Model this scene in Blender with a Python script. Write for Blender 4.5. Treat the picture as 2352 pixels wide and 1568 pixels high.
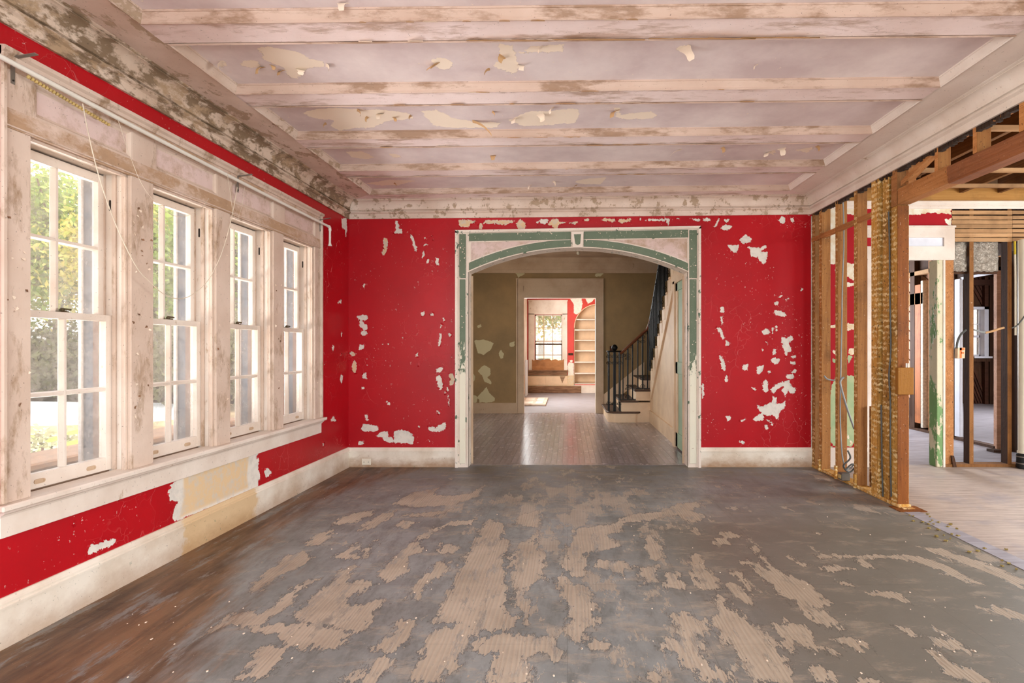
import bpy, bmesh, math, random
import numpy as np
from mathutils import Vector, Matrix
random.seed(7)
RNG = np.random.default_rng(7)
S = bpy.context.scene
COL = S.collection
PI = math.pi
for o in list(bpy.data.objects): bpy.data.objects.remove(o)

# ------------------------------------------------------------------ camera
F, CX, CY, EYE = 1300.0, 1303.0, 799.0, 1.275
cam = bpy.data.cameras.new('camera'); cam.sensor_width = 36; cam.lens = F/2352*36
cam.shift_x = (1176-CX)/2352; cam.shift_y = (CY-784)/2352; cam.clip_start = .02; cam.clip_end = 500
co = bpy.data.objects.new('camera', cam); COL.objects.link(co)
co.location = (0, 0, EYE); co.rotation_euler = (PI/2, 0, 0); S.camera = co

# ------------------------------------------------------------------ world, sun, lights, exposure
W = bpy.data.worlds.new('world'); S.world = W; W.use_nodes = True
wn = W.node_tree.nodes; wl = W.node_tree.links
bg = wn['Background']
sky = wn.new('ShaderNodeTexSky'); sky.sky_type = 'NISHITA'; sky.sun_disc = False
sky.sun_elevation = math.radians(48); sky.sun_rotation = math.radians(70); sky.air_density = 1.0; sky.dust_density = 3.0
hs = wn.new('ShaderNodeHueSaturation'); hs.inputs['Saturation'].default_value = .35
wl.new(sky.outputs[0], hs.inputs['Color']); wl.new(hs.outputs[0], bg.inputs['Color'])
bg.inputs['Strength'].default_value = SKY_STRENGTH = .6
def lamp(name, kind, loc, rot, energy, size=None, color=(1, 1, 1)):
    l = bpy.data.lights.new(name, kind); l.energy = energy; l.color = color
    if kind == 'AREA': l.shape = 'RECTANGLE'; l.size, l.size_y = size
    o = bpy.data.objects.new(name, l); COL.objects.link(o); o.location = loc; o.rotation_euler = rot
    return o
sun = lamp('sun', 'SUN', (0, 0, 20), (math.radians(-8), math.radians(40), 0), 3.2, color=(1, .95, .86)); sun.data.angle = .01
FACE_N = (PI/2, 0, 0)                       # light travels towards +Y
FACE_W = (0, PI/2, 0)                       # towards -X
FACE_E = (0, -PI/2, 0)                      # towards +X
lamp('rear_fill', 'AREA', (-.2, -2.45, 1.6), (math.radians(112), 0, 0), 140, (4.2, 1.8), (.86, .96, 1))  # added fill tilted upward, standing in for assumed windows behind the viewer
lamp('hidden_ceiling_fill', 'AREA', (-5.2, 4.0, -.28), (0, math.radians(-148), 0), 1250, (2.6, 7.0), (.97, .97, 1))  # added uplight hidden below the ledge, imitates ground bounce to brighten the ceiling
lamp('daylight_side_room_windows', 'AREA', (6.4, 2.7, 1.7), FACE_W, 150, (2.0, 3.6), (.93, .98, 1))
lamp('back_room_fill', 'AREA', (4.2, 10.9, 1.7), (-PI/2, 0, 0), 200, (1.2, 1.6), (.86, .92, 1))  # added to brighten the back room; no window stands in this wall
lamp('end_room_fill', 'AREA', (9.8, 9.3, 1.8), FACE_W, 230, (2.0, 1.8), (.9, .94, 1))  # added side fill for the end room, apart from its far window
lamp('daylight_red_room_window', 'AREA', (-1.05, 13.1, 1.8), FACE_E, 100, (1.9, 2.6), (.96, 1, 1))
lamp('hall_fill', 'AREA', (-3.1, 8.6, 1.7), FACE_E, 21, (2.0, 1.0), (1, .98, .88))  # added to brighten the hall; the end wall has no door
vs = S.view_settings; vs.view_transform = 'Standard'; vs.look = 'None'; vs.gamma = 1; vs.exposure = 0.82; vs.use_curve_mapping = False
S.display_settings.display_device = 'sRGB'
S.cycles.max_bounces = 6; S.cycles.diffuse_bounces = 3; S.cycles.glossy_bounces = 2; S.cycles.transparent_max_bounces = 8; S.cycles.adaptive_threshold = .05
S.cycles.sample_clamp_indirect = 6; S.cycles.caustics_reflective = False; S.cycles.caustics_refractive = False

# ------------------------------------------------------------------ colours and node helpers
def lin(r, g, b):
    return tuple(((c/255)/12.92 if c <= 10 else ((c/255+.055)/1.055)**2.4) for c in (r, g, b)) + (1,)
class M:
    def __init__(s, name, rough=.6, spec=.3):
        s.m = bpy.data.materials.new(name); s.m.use_nodes = True
        s.nt = s.m.node_tree; s.b = s.nt.nodes['Principled BSDF']
        s.b.inputs['Roughness'].default_value = rough; s.b.inputs['Specular IOR Level'].default_value = spec
        s.tc = None
    def n(s, t): return s.nt.nodes.new(t)
    def l(s, a, b): s.nt.links.new(a, b)
    def put(s, sock, v):
        if isinstance(v, bpy.types.NodeSocket): s.l(v, sock)
        elif isinstance(v, (int, float)): sock.default_value = v
        else: sock.default_value = v if len(v) == len(sock.default_value) else v[:len(sock.default_value)]
    def vec(s, scale=(1, 1, 1), rot=(0, 0, 0)):
        if not s.tc: s.tc = s.n('ShaderNodeTexCoord')
        mp = s.n('ShaderNodeMapping'); s.l(s.tc.outputs['Object'], mp.inputs[0])
        mp.inputs['Scale'].default_value = scale; mp.inputs['Rotation'].default_value = rot
        return mp.outputs[0]
    def noise(s, scale, detail=6, rough=.6, vec=None, dist=0):
        t = s.n('ShaderNodeTexNoise'); s.l(vec if vec is not None else s.vec(), t.inputs['Vector'])
        t.inputs['Scale'].default_value = scale; t.inputs['Detail'].default_value = min(detail, 6 if scale < 8 else 4.5 if scale < 30 else 3)
        t.inputs['Roughness'].default_value = rough; t.inputs['Distortion'].default_value = dist
        return t.outputs[0]
    def voro(s, scale, vec=None, feature='F1'):
        t = s.n('ShaderNodeTexVoronoi'); t.feature = feature; s.l(vec if vec is not None else s.vec(), t.inputs['Vector'])
        t.inputs['Scale'].default_value = scale
        return t.outputs['Distance']
    def wave(s, scale, dist=2, detail=2, vec=None, dirn='X', dscale=1):
        t = s.n('ShaderNodeTexWave'); t.bands_direction = dirn; s.l(vec if vec is not None else s.vec(), t.inputs['Vector'])
        t.inputs['Scale'].default_value = scale; t.inputs['Distortion'].default_value = dist; t.inputs['Detail'].default_value = detail
        t.inputs['Detail Scale'].default_value = dscale
        return t.outputs[1]
    def math(s, op, a, b=0.0, c=None):
        t = s.n('ShaderNodeMath'); t.operation = op; s.put(t.inputs[0], a); s.put(t.inputs[1], b)
        if c is not None: s.put(t.inputs[2], c)
        return t.outputs[0]
    def step(s, v, lo, hi):
        t = s.n('ShaderNodeMapRange'); t.clamp = True; s.put(t.inputs[0], v); t.inputs[1].default_value = lo; t.inputs[2].default_value = hi
        return t.outputs[0]
    def mix(s, f, a, b, mode='MIX'):
        t = s.n('ShaderNodeMix'); t.data_type = 'RGBA'; t.blend_type = mode
        s.put(t.inputs[0], f); s.put(t.inputs[6], a); s.put(t.inputs[7], b)
        return t.outputs[2]
    def attr(s, name):
        t = s.n('ShaderNodeAttribute'); t.attribute_name = name; return t.outputs['Fac']
    def z(s):
        t = s.n('ShaderNodeSeparateXYZ'); s.l(s.vec(), t.inputs[0]); return t.outputs
    def rnd(s):
        return s.n('ShaderNodeObjectInfo').outputs['Random']
    def bump(s, h, strength=.4, dist=.01):
        t = s.n('ShaderNodeBump'); t.inputs['Strength'].default_value = strength; t.inputs['Distance'].default_value = dist
        s.l(h, t.inputs['Height']); s.l(t.outputs[0], s.b.inputs['Normal'])
    def col(s, c): s.put(s.b.inputs['Base Color'], c); return s
def plain(name, c, rough=.6, spec=.3, metal=0, var=.12, vscale=9):
    m = M(name, rough, spec); m.b.inputs['Metallic'].default_value = metal
    c = lin(*c); d = tuple(x*(1-var*2) for x in c[:3]) + (1,)
    m.col(m.mix(m.step(m.noise(vscale), .35, .7), c, d))
    return m.m
def worn(name, paint, under, amount=.45, scale=6, stretch=(1, 1, 1), dark=None, damount=.35, rough=.55, soft=.02, fine=26, dirt=.12):
    """paint chipped off down to an under layer, with grime"""
    m = M(name, rough)
    v = m.vec(stretch)
    n = m.math('ADD', m.math('MULTIPLY', m.noise(scale, 9, .68, v), .72), m.math('MULTIPLY', m.noise(fine, 6, .7, v), .28))
    k = m.step(n, 1-amount-soft, 1-amount+soft)
    paint = (paint[0], paint[1], min(252, paint[2]*1.035)); p = lin(*paint); pd = tuple(a*b for a, b in zip(p[:3], (1-dirt*1.3, 1-dirt*1.7, 1-dirt*2.0))) + (1,)
    base = m.mix(m.step(m.noise(2.3, 5), .38, .68), p, pd)
    u = m.mix(m.noise(fine*1.3, 4, .6, v), lin(*under), tuple(x*.72 for x in lin(*under)[:3]) + (1,))
    c = m.mix(k, base, u)
    if dark:
        k2 = m.step(m.noise(scale*.7, 10, .72, m.vec(tuple(x*1.03 for x in stretch))), 1-damount-.03, 1-damount+.05)
        c = m.mix(k2, c, lin(*dark))
    spk = m.step(m.noise(90, 2, .5), .70, .74)
    c = m.mix(m.math('MULTIPLY', spk, .55), c, lin(70, 50, 38))
    m.col(c)
    m.bump(m.math('ADD', m.math('MULTIPLY', k, -1.0), m.math('MULTIPLY', m.noise(60, 4, .6, v), .5)), .35, .004)
    return m.m
def wood(name, c1, c2, axis='z', rough=.7, spots=0, ghost=0, dark=(60, 38, 22), scale=1.0, spec=.2):
    m = M(name, rough, spec)
    st = {'x': (1.2, 24, 24), 'y': (24, 1.2, 24), 'z': (24, 24, 1.2)}[axis]
    v = m.vec(tuple(x*scale for x in st))
    rv = m.n('ShaderNodeVectorMath'); rv.operation = 'ADD'; m.l(v, rv.inputs[0])
    cb = m.n('ShaderNodeCombineXYZ'); r = m.math('MULTIPLY', m.rnd(), 37); m.l(r, cb.inputs[0]); m.l(r, cb.inputs[1]); m.l(r, cb.inputs[2])
    m.l(cb.outputs[0], rv.inputs[1]); v = rv.outputs[0]
    g = m.noise(1.5, 6, .65, v, 1.2)
    c = m.mix(m.step(g, .3, .72), lin(*c1), lin(*c2))
    c = m.mix(m.math('MULTIPLY', m.rnd(), .5), c, lin(*[int(x*.66) for x in c2]))
    big = m.step(m.noise(3.1, 5, .6), .5, .75)
    c = m.mix(m.math('MULTIPLY', big, .5), c, lin(*dark))
    if ghost:                                   # where lath was nailed: paler bands with dark plaster keys between
        ov = m.n('ShaderNodeVectorMath'); ov.operation = 'ADD'; m.l(m.vec(), ov.inputs[0]); m.l(cb.outputs[0], ov.inputs[1])
        gh = m.wave(7.0, 5.0, 4, ov.outputs[0], 'Z', 5)
        gm = m.math('MULTIPLY', m.step(gh, .45, .7), m.step(m.noise(11, 5, .7, ov.outputs[0]), .44, .58))
        c = m.mix(m.math('MULTIPLY', gm, ghost), c, lin(235, 205, 150))
        c = m.mix(m.math('MULTIPLY', m.step(m.noise(70, 5, .7, m.vec((1, 1, .6))), .58, .68), ghost), c, lin(58, 44, 30))
    if spots:
        sp = m.step(m.noise(75, 3, .6, m.vec((1, 1, .7))), .63, .69)
        c = m.mix(m.math('MULTIPLY', sp, spots), c, lin(38, 26, 17))
        wh = m.step(m.noise(52, 3, .6), .68, .72)
        c = m.mix(m.math('MULTIPLY', wh, spots*.7), c, lin(225, 205, 180))
    m.col(c)
    m.bump(m.math('ADD', g, m.noise(50, 3)), .35, .004)
    return m.m

# ------------------------------------------------------------------ geometry helpers
def ident(a, b, c): return (a, b, c)
class MB:
    def __init__(s, fn=ident): s.v = []; s.f = []; s.fn = fn
    def pt(s, p): s.v.append(s.fn(*p)); return len(s.v)-1
    def box(s, a0, a1, b0, b1, c0, c1):
        i = len(s.v)
        for c in (c0, c1):
            for a, b in ((a0, b0), (a1, b0), (a1, b1), (a0, b1)): s.pt((a, b, c))
        for q in ((3, 2, 1, 0), (4, 5, 6, 7), (0, 1, 5, 4), (1, 2, 6, 5), (2, 3, 7, 6), (3, 0, 4, 7)): s.f.append([i+k for k in q])
        return s
    def hexa(s, pts):
        i = len(s.v)
        for p in pts: s.pt(p)
        for q in ((3, 2, 1, 0), (4, 5, 6, 7), (0, 1, 5, 4), (1, 2, 6, 5), (2, 3, 7, 6), (3, 0, 4, 7)): s.f.append([i+k for k in q])
        return s
    def prism(s, poly, to3, d0, d1, caps=True):
        """poly: list of 2-D points; to3(p, q, d) gives local 3-D"""
        n = len(poly); i = len(s.v)
        for d in (d0, d1):
            for p in poly: s.pt(to3(p[0], p[1], d))
        for k in range(n): s.f.append([i+k, i+(k+1) % n, i+n+(k+1) % n, i+n+k])
        if caps: s.f.append([i+k for k in range(n)][::-1]); s.f.append([i+n+k for k in range(n)])
        return s
    def strip(s, rings, closed_ring=False, caps=False):
        """rings: lists of equal length of local points"""
        i = len(s.v); n = len(rings[0])
        for r in rings:
            for p in r: s.pt(p)
        for a in range(len(rings)-1):
            for k in range(n if closed_ring else n-1):
                k2 = (k+1) % n
                s.f.append([i+a*n+k, i+a*n+k2, i+(a+1)*n+k2, i+(a+1)*n+k])
        if caps and closed_ring:
            s.f.append([i+k for k in range(n)][::-1]); s.f.append([i+(len(rings)-1)*n+k for k in range(n)])
        return s
    def tube(s, pts, r, n=8):
        P = [Vector(p) for p in pts]; rings = []; up = Vector((0, 0, 1))
        prev = None
        for k, p in enumerate(P):
            d = (P[min(k+1, len(P)-1)] - P[max(k-1, 0)]).normalized()
            if prev is None:
                a = d.cross(up if abs(d.z) < .95 else Vector((1, 0, 0))).normalized()
            else:
                a = (prev - d*prev.dot(d))
                a = a.normalized() if a.length > 1e-6 else d.orthogonal().normalized()
            prev = a; b = d.cross(a)
            rr = r[k] if isinstance(r, (list, tuple)) else r
            rings.append([tuple(p + (a*math.cos(2*PI*j/n) + b*math.sin(2*PI*j/n))*rr) for j in range(n)])
        return s.strip(rings, True, True)
    def lathe(s, c, prof, n=16, axis='z'):
        rings = []
        for r, h in prof:
            ring = []
            for j in range(n):
                x, y = r*math.cos(2*PI*j/n), r*math.sin(2*PI*j/n)
                ring.append({'z': (c[0]+x, c[1]+y, c[2]+h), 'y': (c[0]+x, c[1]+h, c[2]+y), 'x': (c[0]+h, c[1]+x, c[2]+y)}[axis])
            rings.append(ring)
        return s.strip(rings, True, True)
    def build(s, name, mat, parent=None, bevel=0, smooth=False, **kw):
        me = bpy.data.meshes.new(name); me.from_pydata(s.v, [], s.f)
        bm = bmesh.new(); bm.from_mesh(me); bmesh.ops.recalc_face_normals(bm, faces=bm.faces); bm.to_mesh(me); bm.free()
        me.materials.append(mat)
        if smooth:
            me.polygons.foreach_set('use_smooth', [True]*len(me.polygons)); me.set_sharp_from_angle(angle=math.radians(40))
        o = bpy.data.objects.new(name, me); COL.objects.link(o)
        if parent: o.parent = parent; 
        if parent and any(abs(x) > 1e-9 for x in parent.location): o.matrix_parent_inverse = Matrix.Translation(-parent.location)
        if bevel:
            b = o.modifiers.new('edge', 'BEVEL'); b.width = bevel; b.segments = 1; b.limit_method = 'ANGLE'
        for k, v in kw.items(): o[k] = v
        return o
def empty(name, loc=(0, 0, 0), **kw):
    o = bpy.data.objects.new(name, None); COL.objects.link(o); o.location = loc; o.empty_display_size = .05
    for k, v in kw.items(): o[k] = v
    return o
def struct(name, label, loc=(0, 0, 0)): return empty(name, loc, kind='structure', label=label)
def thing(name, label, cat, loc=(0, 0, 0), group=None):
    o = empty(name, loc, label=label, category=cat)
    if group: o['group'] = group
    return o

# the house is a little out of square: both long walls splay towards the viewer and the ceiling rises to the east
D = 6.075
def XL(y): return -2.35 + .0146*(y-D)
def XR(y): return 2.62 - .0123*(y-D)
def T(x): return .0102*(x+2.35)
def Lw(u, v, z): return (XL(u)+v, u, z)
def Rw(u, v, z): return (XR(u)-v, u, z)
def Bw(x, v, z): return (x, D-v, z)
def Cw(x, y, z): return (x, y, z+T(x))
# measured points of a plane, in metres
def on_left(px, py):
    y = F*(2.35+.0146*D)/(CX+F*.0146-px); return (y, EYE+(CY-py)*y/F)
def on_back(px, py, y=D): return ((px-CX)*y/F, EYE+(CY-py)*y/F)
def on_floor(px, py):
    y = F*EYE/(py-CY); return ((px-CX)*y/F, y)
def on_ceil(px, py):
    y = 3.0
    for _ in range(6):
        x = (px-CX)*y/F; y = F*(2.89+T(x)-EYE)/(CY-py)
    return ((px-CX)*y/F, y)
def polys(txt, ox, oy, s, fn):
    out = []
    for ln in txt.strip().split('\n'):
        nums = [float(t) for t in ln.replace(',', ' ').split()]
        out.append(np.array([fn(ox+nums[i]/s, oy+nums[i+1]/s) for i in range(0, len(nums)-1, 2)]))
    return out
def sdf(P, plist, far=.25):
    """largest signed distance (inside > 0) of points P (N,2) to a list of polygons"""
    out = np.full(len(P), -far)
    for q in plist:
        lo, hi = q.min(0)-far, q.max(0)+far
        idx = np.nonzero((P[:, 0] > lo[0]) & (P[:, 0] < hi[0]) & (P[:, 1] > lo[1]) & (P[:, 1] < hi[1]))[0]
        if not len(idx): continue
        p = P[idx]; d2 = np.full(len(p), 1e9); ins = np.zeros(len(p), bool)
        for k in range(len(q)):
            a, b = q[k], q[(k+1) % len(q)]; e = b-a; w = p-a
            t = np.clip((w@e)/max(e@e, 1e-12), 0, 1); c = w-t[:, None]*e
            d2 = np.minimum(d2, (c*c).sum(1))
            cond = (a[1] <= p[:, 1]) != (b[1] <= p[:, 1])
            xs = a[0]+(p[:, 1]-a[1])/(e[1] if abs(e[1]) > 1e-12 else 1e-12)*e[0]
            ins ^= cond & (p[:, 0] < xs)
        out[idx] = np.maximum(out[idx], np.where(ins, 1, -1)*np.sqrt(d2))
    return out
def vnoise(P, scale, seed=0, octs=4):
    """value noise in numpy, about -1..1"""
    r = np.random.default_rng(seed); tab = r.random((256, 256)); out = np.zeros(len(P)); amp = 1.0; tot = 0
    for o in range(octs):
        q = P*scale*(2**o) + o*17.3; i = np.floor(q).astype(int); f = q-i; f = f*f*(3-2*f)
        a, b = i[:, 0] % 256, i[:, 1] % 256; a1, b1 = (a+1) % 256, (b+1) % 256
        v = (tab[a, b]*(1-f[:, 0])+tab[a1, b]*f[:, 0])*(1-f[:, 1])+(tab[a, b1]*(1-f[:, 0])+tab[a1, b1]*f[:, 0])*f[:, 1]
        out += (v*2-1)*amp; tot += amp; amp *= .5
    return out/tot
def skin(name, mat, parent, us, ws, to3, attrs, keep=None, lift=None, **kw):
    """a fine grid laid on a surface; attrs: {name: values per vertex}; lift: metres along the third axis of to3"""
    nu, nw = len(us), len(ws)
    U, Wd = np.meshgrid(us, ws, indexing='ij'); P = np.stack([U.ravel(), Wd.ravel()], 1)
    vals = {k: f(P) for k, f in attrs.items()}
    h = lift(P, vals) if lift is not None else np.zeros(len(P))
    V = to3(P[:, 0], P[:, 1], h)
    i, j = np.meshgrid(np.arange(nu-1), np.arange(nw-1), indexing='ij'); a = (i*nw+j).ravel()
    q = np.stack([a, a+nw, a+nw+1, a+1], 1)
    if keep is not None:
        c = (P[q[:, 0]]+P[q[:, 2]])/2; q = q[keep(c)]
        used = np.unique(q); remap = np.full(len(P), -1); remap[used] = np.arange(len(used)); q = remap[q]
        V = V[used]; vals = {k: v[used] for k, v in vals.items()}
    me = bpy.data.meshes.new(name)
    me.vertices.add(len(V)); me.vertices.foreach_set('co', V.astype(np.float32).ravel())
    me.loops.add(q.size); me.loops.foreach_set('vertex_index', q.ravel().astype(np.int32))
    me.polygons.add(len(q)); me.polygons.foreach_set('loop_start', (np.arange(len(q))*4).astype(np.int32))
    me.update(calc_edges=True); me.validate()
    for k, v in vals.items():
        at = me.attributes.new(k, 'FLOAT', 'POINT'); at.data.foreach_set('value', v.astype(np.float32))
    me.materials.append(mat)
    o = bpy.data.objects.new(name, me); COL.objects.link(o)
    if parent: o.parent = parent
    for k, v in kw.items(): o[k] = v
    return o
def rng(a, b, st): return np.linspace(a, b, max(2, int(round((b-a)/st))+1))
# ------------------------------------------------------------------ materials
CREAM = (232, 212, 192)
def red_wall(name, red, white, tan, speck=1.0):
    m = M(name, .42, .35)
    p = m.math('ADD', m.attr('peel'), m.math('MULTIPLY', m.math('SUBTRACT', m.noise(38, 6, .7), .5), .05))
    k = m.step(p, -.001, .0012)
    # specks and fine flaking, denser where the wall flakes at all
    zone = m.step(m.noise(1.9, 4, .6), .46, .66)
    sp = m.math('MULTIPLY', m.step(m.noise(46, 4, .62, m.vec((1, 1, .8))), .672, .688), m.math('MULTIPLY', zone, speck))
    k = m.math('MAXIMUM', k, sp)
    wv = m.n('ShaderNodeVectorMath'); wv.operation = 'ADD'; m.l(m.vec(), wv.inputs[0])
    ns = m.n('ShaderNodeTexNoise'); m.l(m.vec(), ns.inputs[0]); ns.inputs['Scale'].default_value = 6
    sc = m.n('ShaderNodeVectorMath'); sc.operation = 'SCALE'; m.l(ns.outputs[1], sc.inputs[0]); sc.inputs['Scale'].default_value = .25; m.l(sc.outputs[0], wv.inputs[1])
    cr = m.voro(7, wv.outputs[0], 'DISTANCE_TO_EDGE')
    crack = m.math('MULTIPLY', m.math('SUBTRACT', 1.0, m.step(cr, .004, .016)), m.step(m.noise(1.3, 3, .5), .52, .66))
    r = m.mix(m.step(m.noise(1.1, 4), .35, .7), lin(*red), tuple(x*.78 for x in lin(*red)[:3]) + (1,))
    r = m.mix(m.math('MULTIPLY', crack, .55), r, lin(214, 110, 105))
    w = m.mix(m.attr('tan'), lin(*white), lin(*tan))
    w = m.mix(m.step(m.noise(22, 5), .45, .75), w, tuple(x*.8 for x in lin(*white)[:3]) + (1,))
    m.col(m.mix(k, r, w))
    m.put(m.b.inputs['Roughness'], m.math('ADD', m.math('MULTIPLY', k, .4), .4))
    m.bump(m.math('ADD', m.math('MULTIPLY', k, -1.0), m.math('ADD', m.math('MULTIPLY', crack, .8), m.math('MULTIPLY', m.noise(12, 5, .6), .35))), .5, .006)
    return m.m
MAT = {}
MAT['red'] = red_wall('red_wall_paint', (183, 2, 20), (226, 216, 204), (222, 190, 148))
MAT['red_side'] = red_wall('red_side_room_paint', (186, 12, 28), (232, 226, 206), (222, 190, 148), .6)
MAT['coral'] = red_wall('coral_room_paint', (206, 62, 50), (238, 226, 210), (222, 190, 148), .5)
MAT['trim'] = worn('cream_trim_paint_shaded', (220, 197, 174), (180, 150, 123), .425, 5, (1, 1, .45), soft=.05, dirt=.14)  # tone also darkened for the shaded room side of the window casing
MAT['trim_clean'] = worn('cream_trim_paint_sound', (236, 222, 202), (200, 170, 142), .36, 9, (1, 1, .5), dirt=.15, soft=.03)
MAT['trim_strip'] = worn('stripped_casing_wood', (226, 202, 180), (196, 160, 128), .52, 4.5, (1, .6, 1), dirt=.2, soft=.06)
MAT['cornice'] = worn('flaking_cornice_paint', (228, 206, 184), (190, 162, 136), .45, 9, (1, .55, 1), dark=None, dirt=.16)
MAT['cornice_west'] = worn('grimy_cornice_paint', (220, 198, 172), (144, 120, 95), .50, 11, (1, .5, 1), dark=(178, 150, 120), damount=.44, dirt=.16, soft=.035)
MAT['beam'] = worn('beam_paint', (246, 226, 214), (206, 176, 158), .44, 6, (.3, 1, 1), dirt=.1, soft=.05)  # lightened so the beam undersides look lit from below
MAT['beam_mould_shaded'] = worn('coffer_moulding_shaded', (212, 184, 162), (172, 138, 114), .455, 7, (.3, 1, 1), dirt=.12, soft=.05)  # darker than the beams: shade on the near faces put into the colour
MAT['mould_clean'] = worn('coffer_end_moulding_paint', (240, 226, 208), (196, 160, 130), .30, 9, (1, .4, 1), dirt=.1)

m = M('coffer_ceiling_paint', .6)
p = m.math('ADD', m.attr('peel'), m.math('MULTIPLY', m.math('SUBTRACT', m.noise(24, 6, .7), .5), .07))
k = m.step(p, -.001, .002)
k = m.math('MAXIMUM', k, m.math('MULTIPLY', m.step(m.noise(30, 4, .62), .70, .715), m.step(m.noise(1.5, 3), .45, .6)))
lav = m.mix(m.step(m.noise(1.6, 6, .65), .34, .68), lin(238, 223, 219), lin(207, 187, 186))
sw = m.step(m.noise(2.2, 4, .55, m.vec((1, .35, 1), (0, 0, -.9))), .58, .74)
lav = m.mix(m.math('MULTIPLY', sw, .4), lav, lin(236, 224, 222))
m.col(m.mix(k, lav, lin(246, 228, 208)))
m.bump(m.math('ADD', m.math('MULTIPLY', k, -1.0), m.math('MULTIPLY', m.noise(30, 5), .25)), .5, .006)
MAT['ceiling'] = m.m

m = M('worn_painted_floor', .5, .35)
big = m.noise(22, 8, .76, m.vec((1, .36, 1)))
p = m.math('ADD', m.attr('bare'), m.math('MULTIPLY', m.math('SUBTRACT', big, .5), .24))
k = m.math('MULTIPLY', m.step(p, -.002, .004), m.math('SUBTRACT', 1.0, m.math('MULTIPLY', m.step(m.noise(13, 9, .78, m.vec((1, .3, 1))), .53, .64), .6)))
k2 = m.math('MULTIPLY', m.step(m.math('ADD', m.noise(4.6, 10, .76, m.vec((1, .4, 1))), m.math('MULTIPLY', m.attr('worn'), .14)), .615, .64), .75)
k3 = m.math('MULTIPLY', m.step(m.math('ADD', m.noise(7, 9, .78, m.vec((.45, 1, 1), (0, 0, .3))), m.math('MULTIPLY', m.attr('worn'), .05)), .53, .64), .5)
k2 = m.math('MAXIMUM', k2, k3)
k = m.math('MAXIMUM', k, k2)
paint = m.mix(m.step(m.noise(1.4, 6, .65), .35, .68), lin(154, 156, 155), lin(110, 111, 108))
paint = m.mix(m.math('MULTIPLY', m.step(m.noise(11, 9, .78, m.vec((1, .35, 1), (0, 0, .2))), .46, .66), .6), paint, lin(96, 96, 92))
paint = m.mix(m.attr('east'), paint, m.mix(m.noise(3, 6, .7), lin(100, 95, 85), lin(124, 118, 107)))  # eastward darkening puts the weaker light there into the paint colour
paint = m.mix(m.math('MULTIPLY', m.attr('north'), .7), paint, m.mix(m.step(m.noise(4, 6), .4, .6), lin(104, 92, 74), lin(112, 112, 116)))
swirl = m.wave(16, 9, 3, m.vec((1, .12, 1)), 'X', .7)
bare = m.mix(m.step(m.noise(2.6, 6, .65), .35, .68), lin(186, 172, 155), lin(160, 146, 130))
bare = m.mix(m.math('MULTIPLY', m.step(swirl, .55, .95), .14), bare, lin(216, 186, 158))
bare = m.mix(m.math('MULTIPLY', m.attr('east'), .55), bare, lin(150, 130, 106))  # bare wood darkened eastward for the same weaker light
halo = m.math('MULTIPLY', m.math('SUBTRACT', 1.0, m.step(m.math('ABSOLUTE', m.math('ADD', p, .006)), .001, .006)), .6)
c = m.mix(k, paint, bare)
c = m.mix(halo, c, lin(66, 58, 52))
st = m.noise(3.2, 8, .7, m.vec((2.2, .3, 1)))
brown = m.mix(m.step(st, .36, .62), lin(74, 53, 40), lin(130, 99, 72))
brown = m.mix(m.step(m.noise(9, 7, .7, m.vec((2, .25, 1))), .58, .74), brown, lin(160, 118, 84))
bk = m.math('MULTIPLY', m.math('SUBTRACT', 1.0, m.math('MULTIPLY', m.step(m.noise(4.2, 9, .74, m.vec((1.8, .4, 1))), .54, .60), .75)), m.step(m.math('ADD', m.attr('brown'), m.math('MULTIPLY', m.math('SUBTRACT', m.noise(3.4, 8, .68, m.vec((1.6, .4, 1))), .5), 1.7)), .25, .75))
c = m.mix(bk, c, brown)
seam = m.n('ShaderNodeTexBrick'); m.l(m.vec((1, 1, 1), (0, 0, PI/2)), seam.inputs[0]); seam.inputs['Scale'].default_value = 1; seam.inputs['Brick Width'].default_value = 1.22; seam.inputs['Row Height'].default_value = .61; seam.inputs['Mortar Size'].default_value = .0016
c = m.mix(m.math('MULTIPLY', seam.outputs['Fac'], .25), c, lin(52, 46, 40))
c = m.mix(m.math('MULTIPLY', m.step(m.noise(130, 2), .735, .75), .7), c, lin(220, 206, 190))
c = m.mix(m.math('MULTIPLY', m.step(m.noise(20, 8, .8, m.vec((1, .25, 1), (0, 0, .5))), .70, .76), .5), c, lin(44, 40, 36))
m.col(c)
m.put(m.b.inputs['Roughness'], m.math('ADD', m.math('MULTIPLY', k, .2), m.math('ADD', .40, m.math('MULTIPLY', m.noise(8, 5), .15))))
m.bump(m.math('ADD', m.math('MULTIPLY', k, -1.0), m.math('ADD', m.math('MULTIPLY', swirl, m.math('MULTIPLY', k, .25)), m.math('MULTIPLY', m.noise(60, 4), .2))), .5, .004)
MAT['floor'] = m.m

m = M('old_strip_flooring', .38, .8)
g = m.noise(2, 6, .65, m.vec((14, 1, 14)))
c = m.mix(m.step(g, .3, .7), lin(178, 167, 172), lin(144, 132, 136))
c = m.mix(m.math('MULTIPLY', m.rnd(), .35), c, lin(92, 76, 70))
c = m.mix(m.step(m.noise(5, 7, .7), .58, .72), c, lin(166, 152, 146))
m.col(c); m.put(m.b.inputs['Roughness'], m.math('ADD', .08, m.math('MULTIPLY', m.noise(9, 5, .7), .32)))
m.bump(g, .2, .003); MAT['strip'] = m.m
m = M('scraped_side_floor', .5, .35)
g = m.noise(3, 7, .7, m.vec((1, 9, 9), (0, 0, .12)))
c = m.mix(m.step(g, .32, .68), lin(196, 178, 164), lin(150, 132, 120))
c = m.mix(m.step(m.noise(2, 7, .7), .52, .74), c, lin(146, 136, 138))
m.col(c); m.bump(g, .2, .003); MAT['sidefloor'] = m.m
m = M('grey_back_floor', .42, .4)
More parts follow.
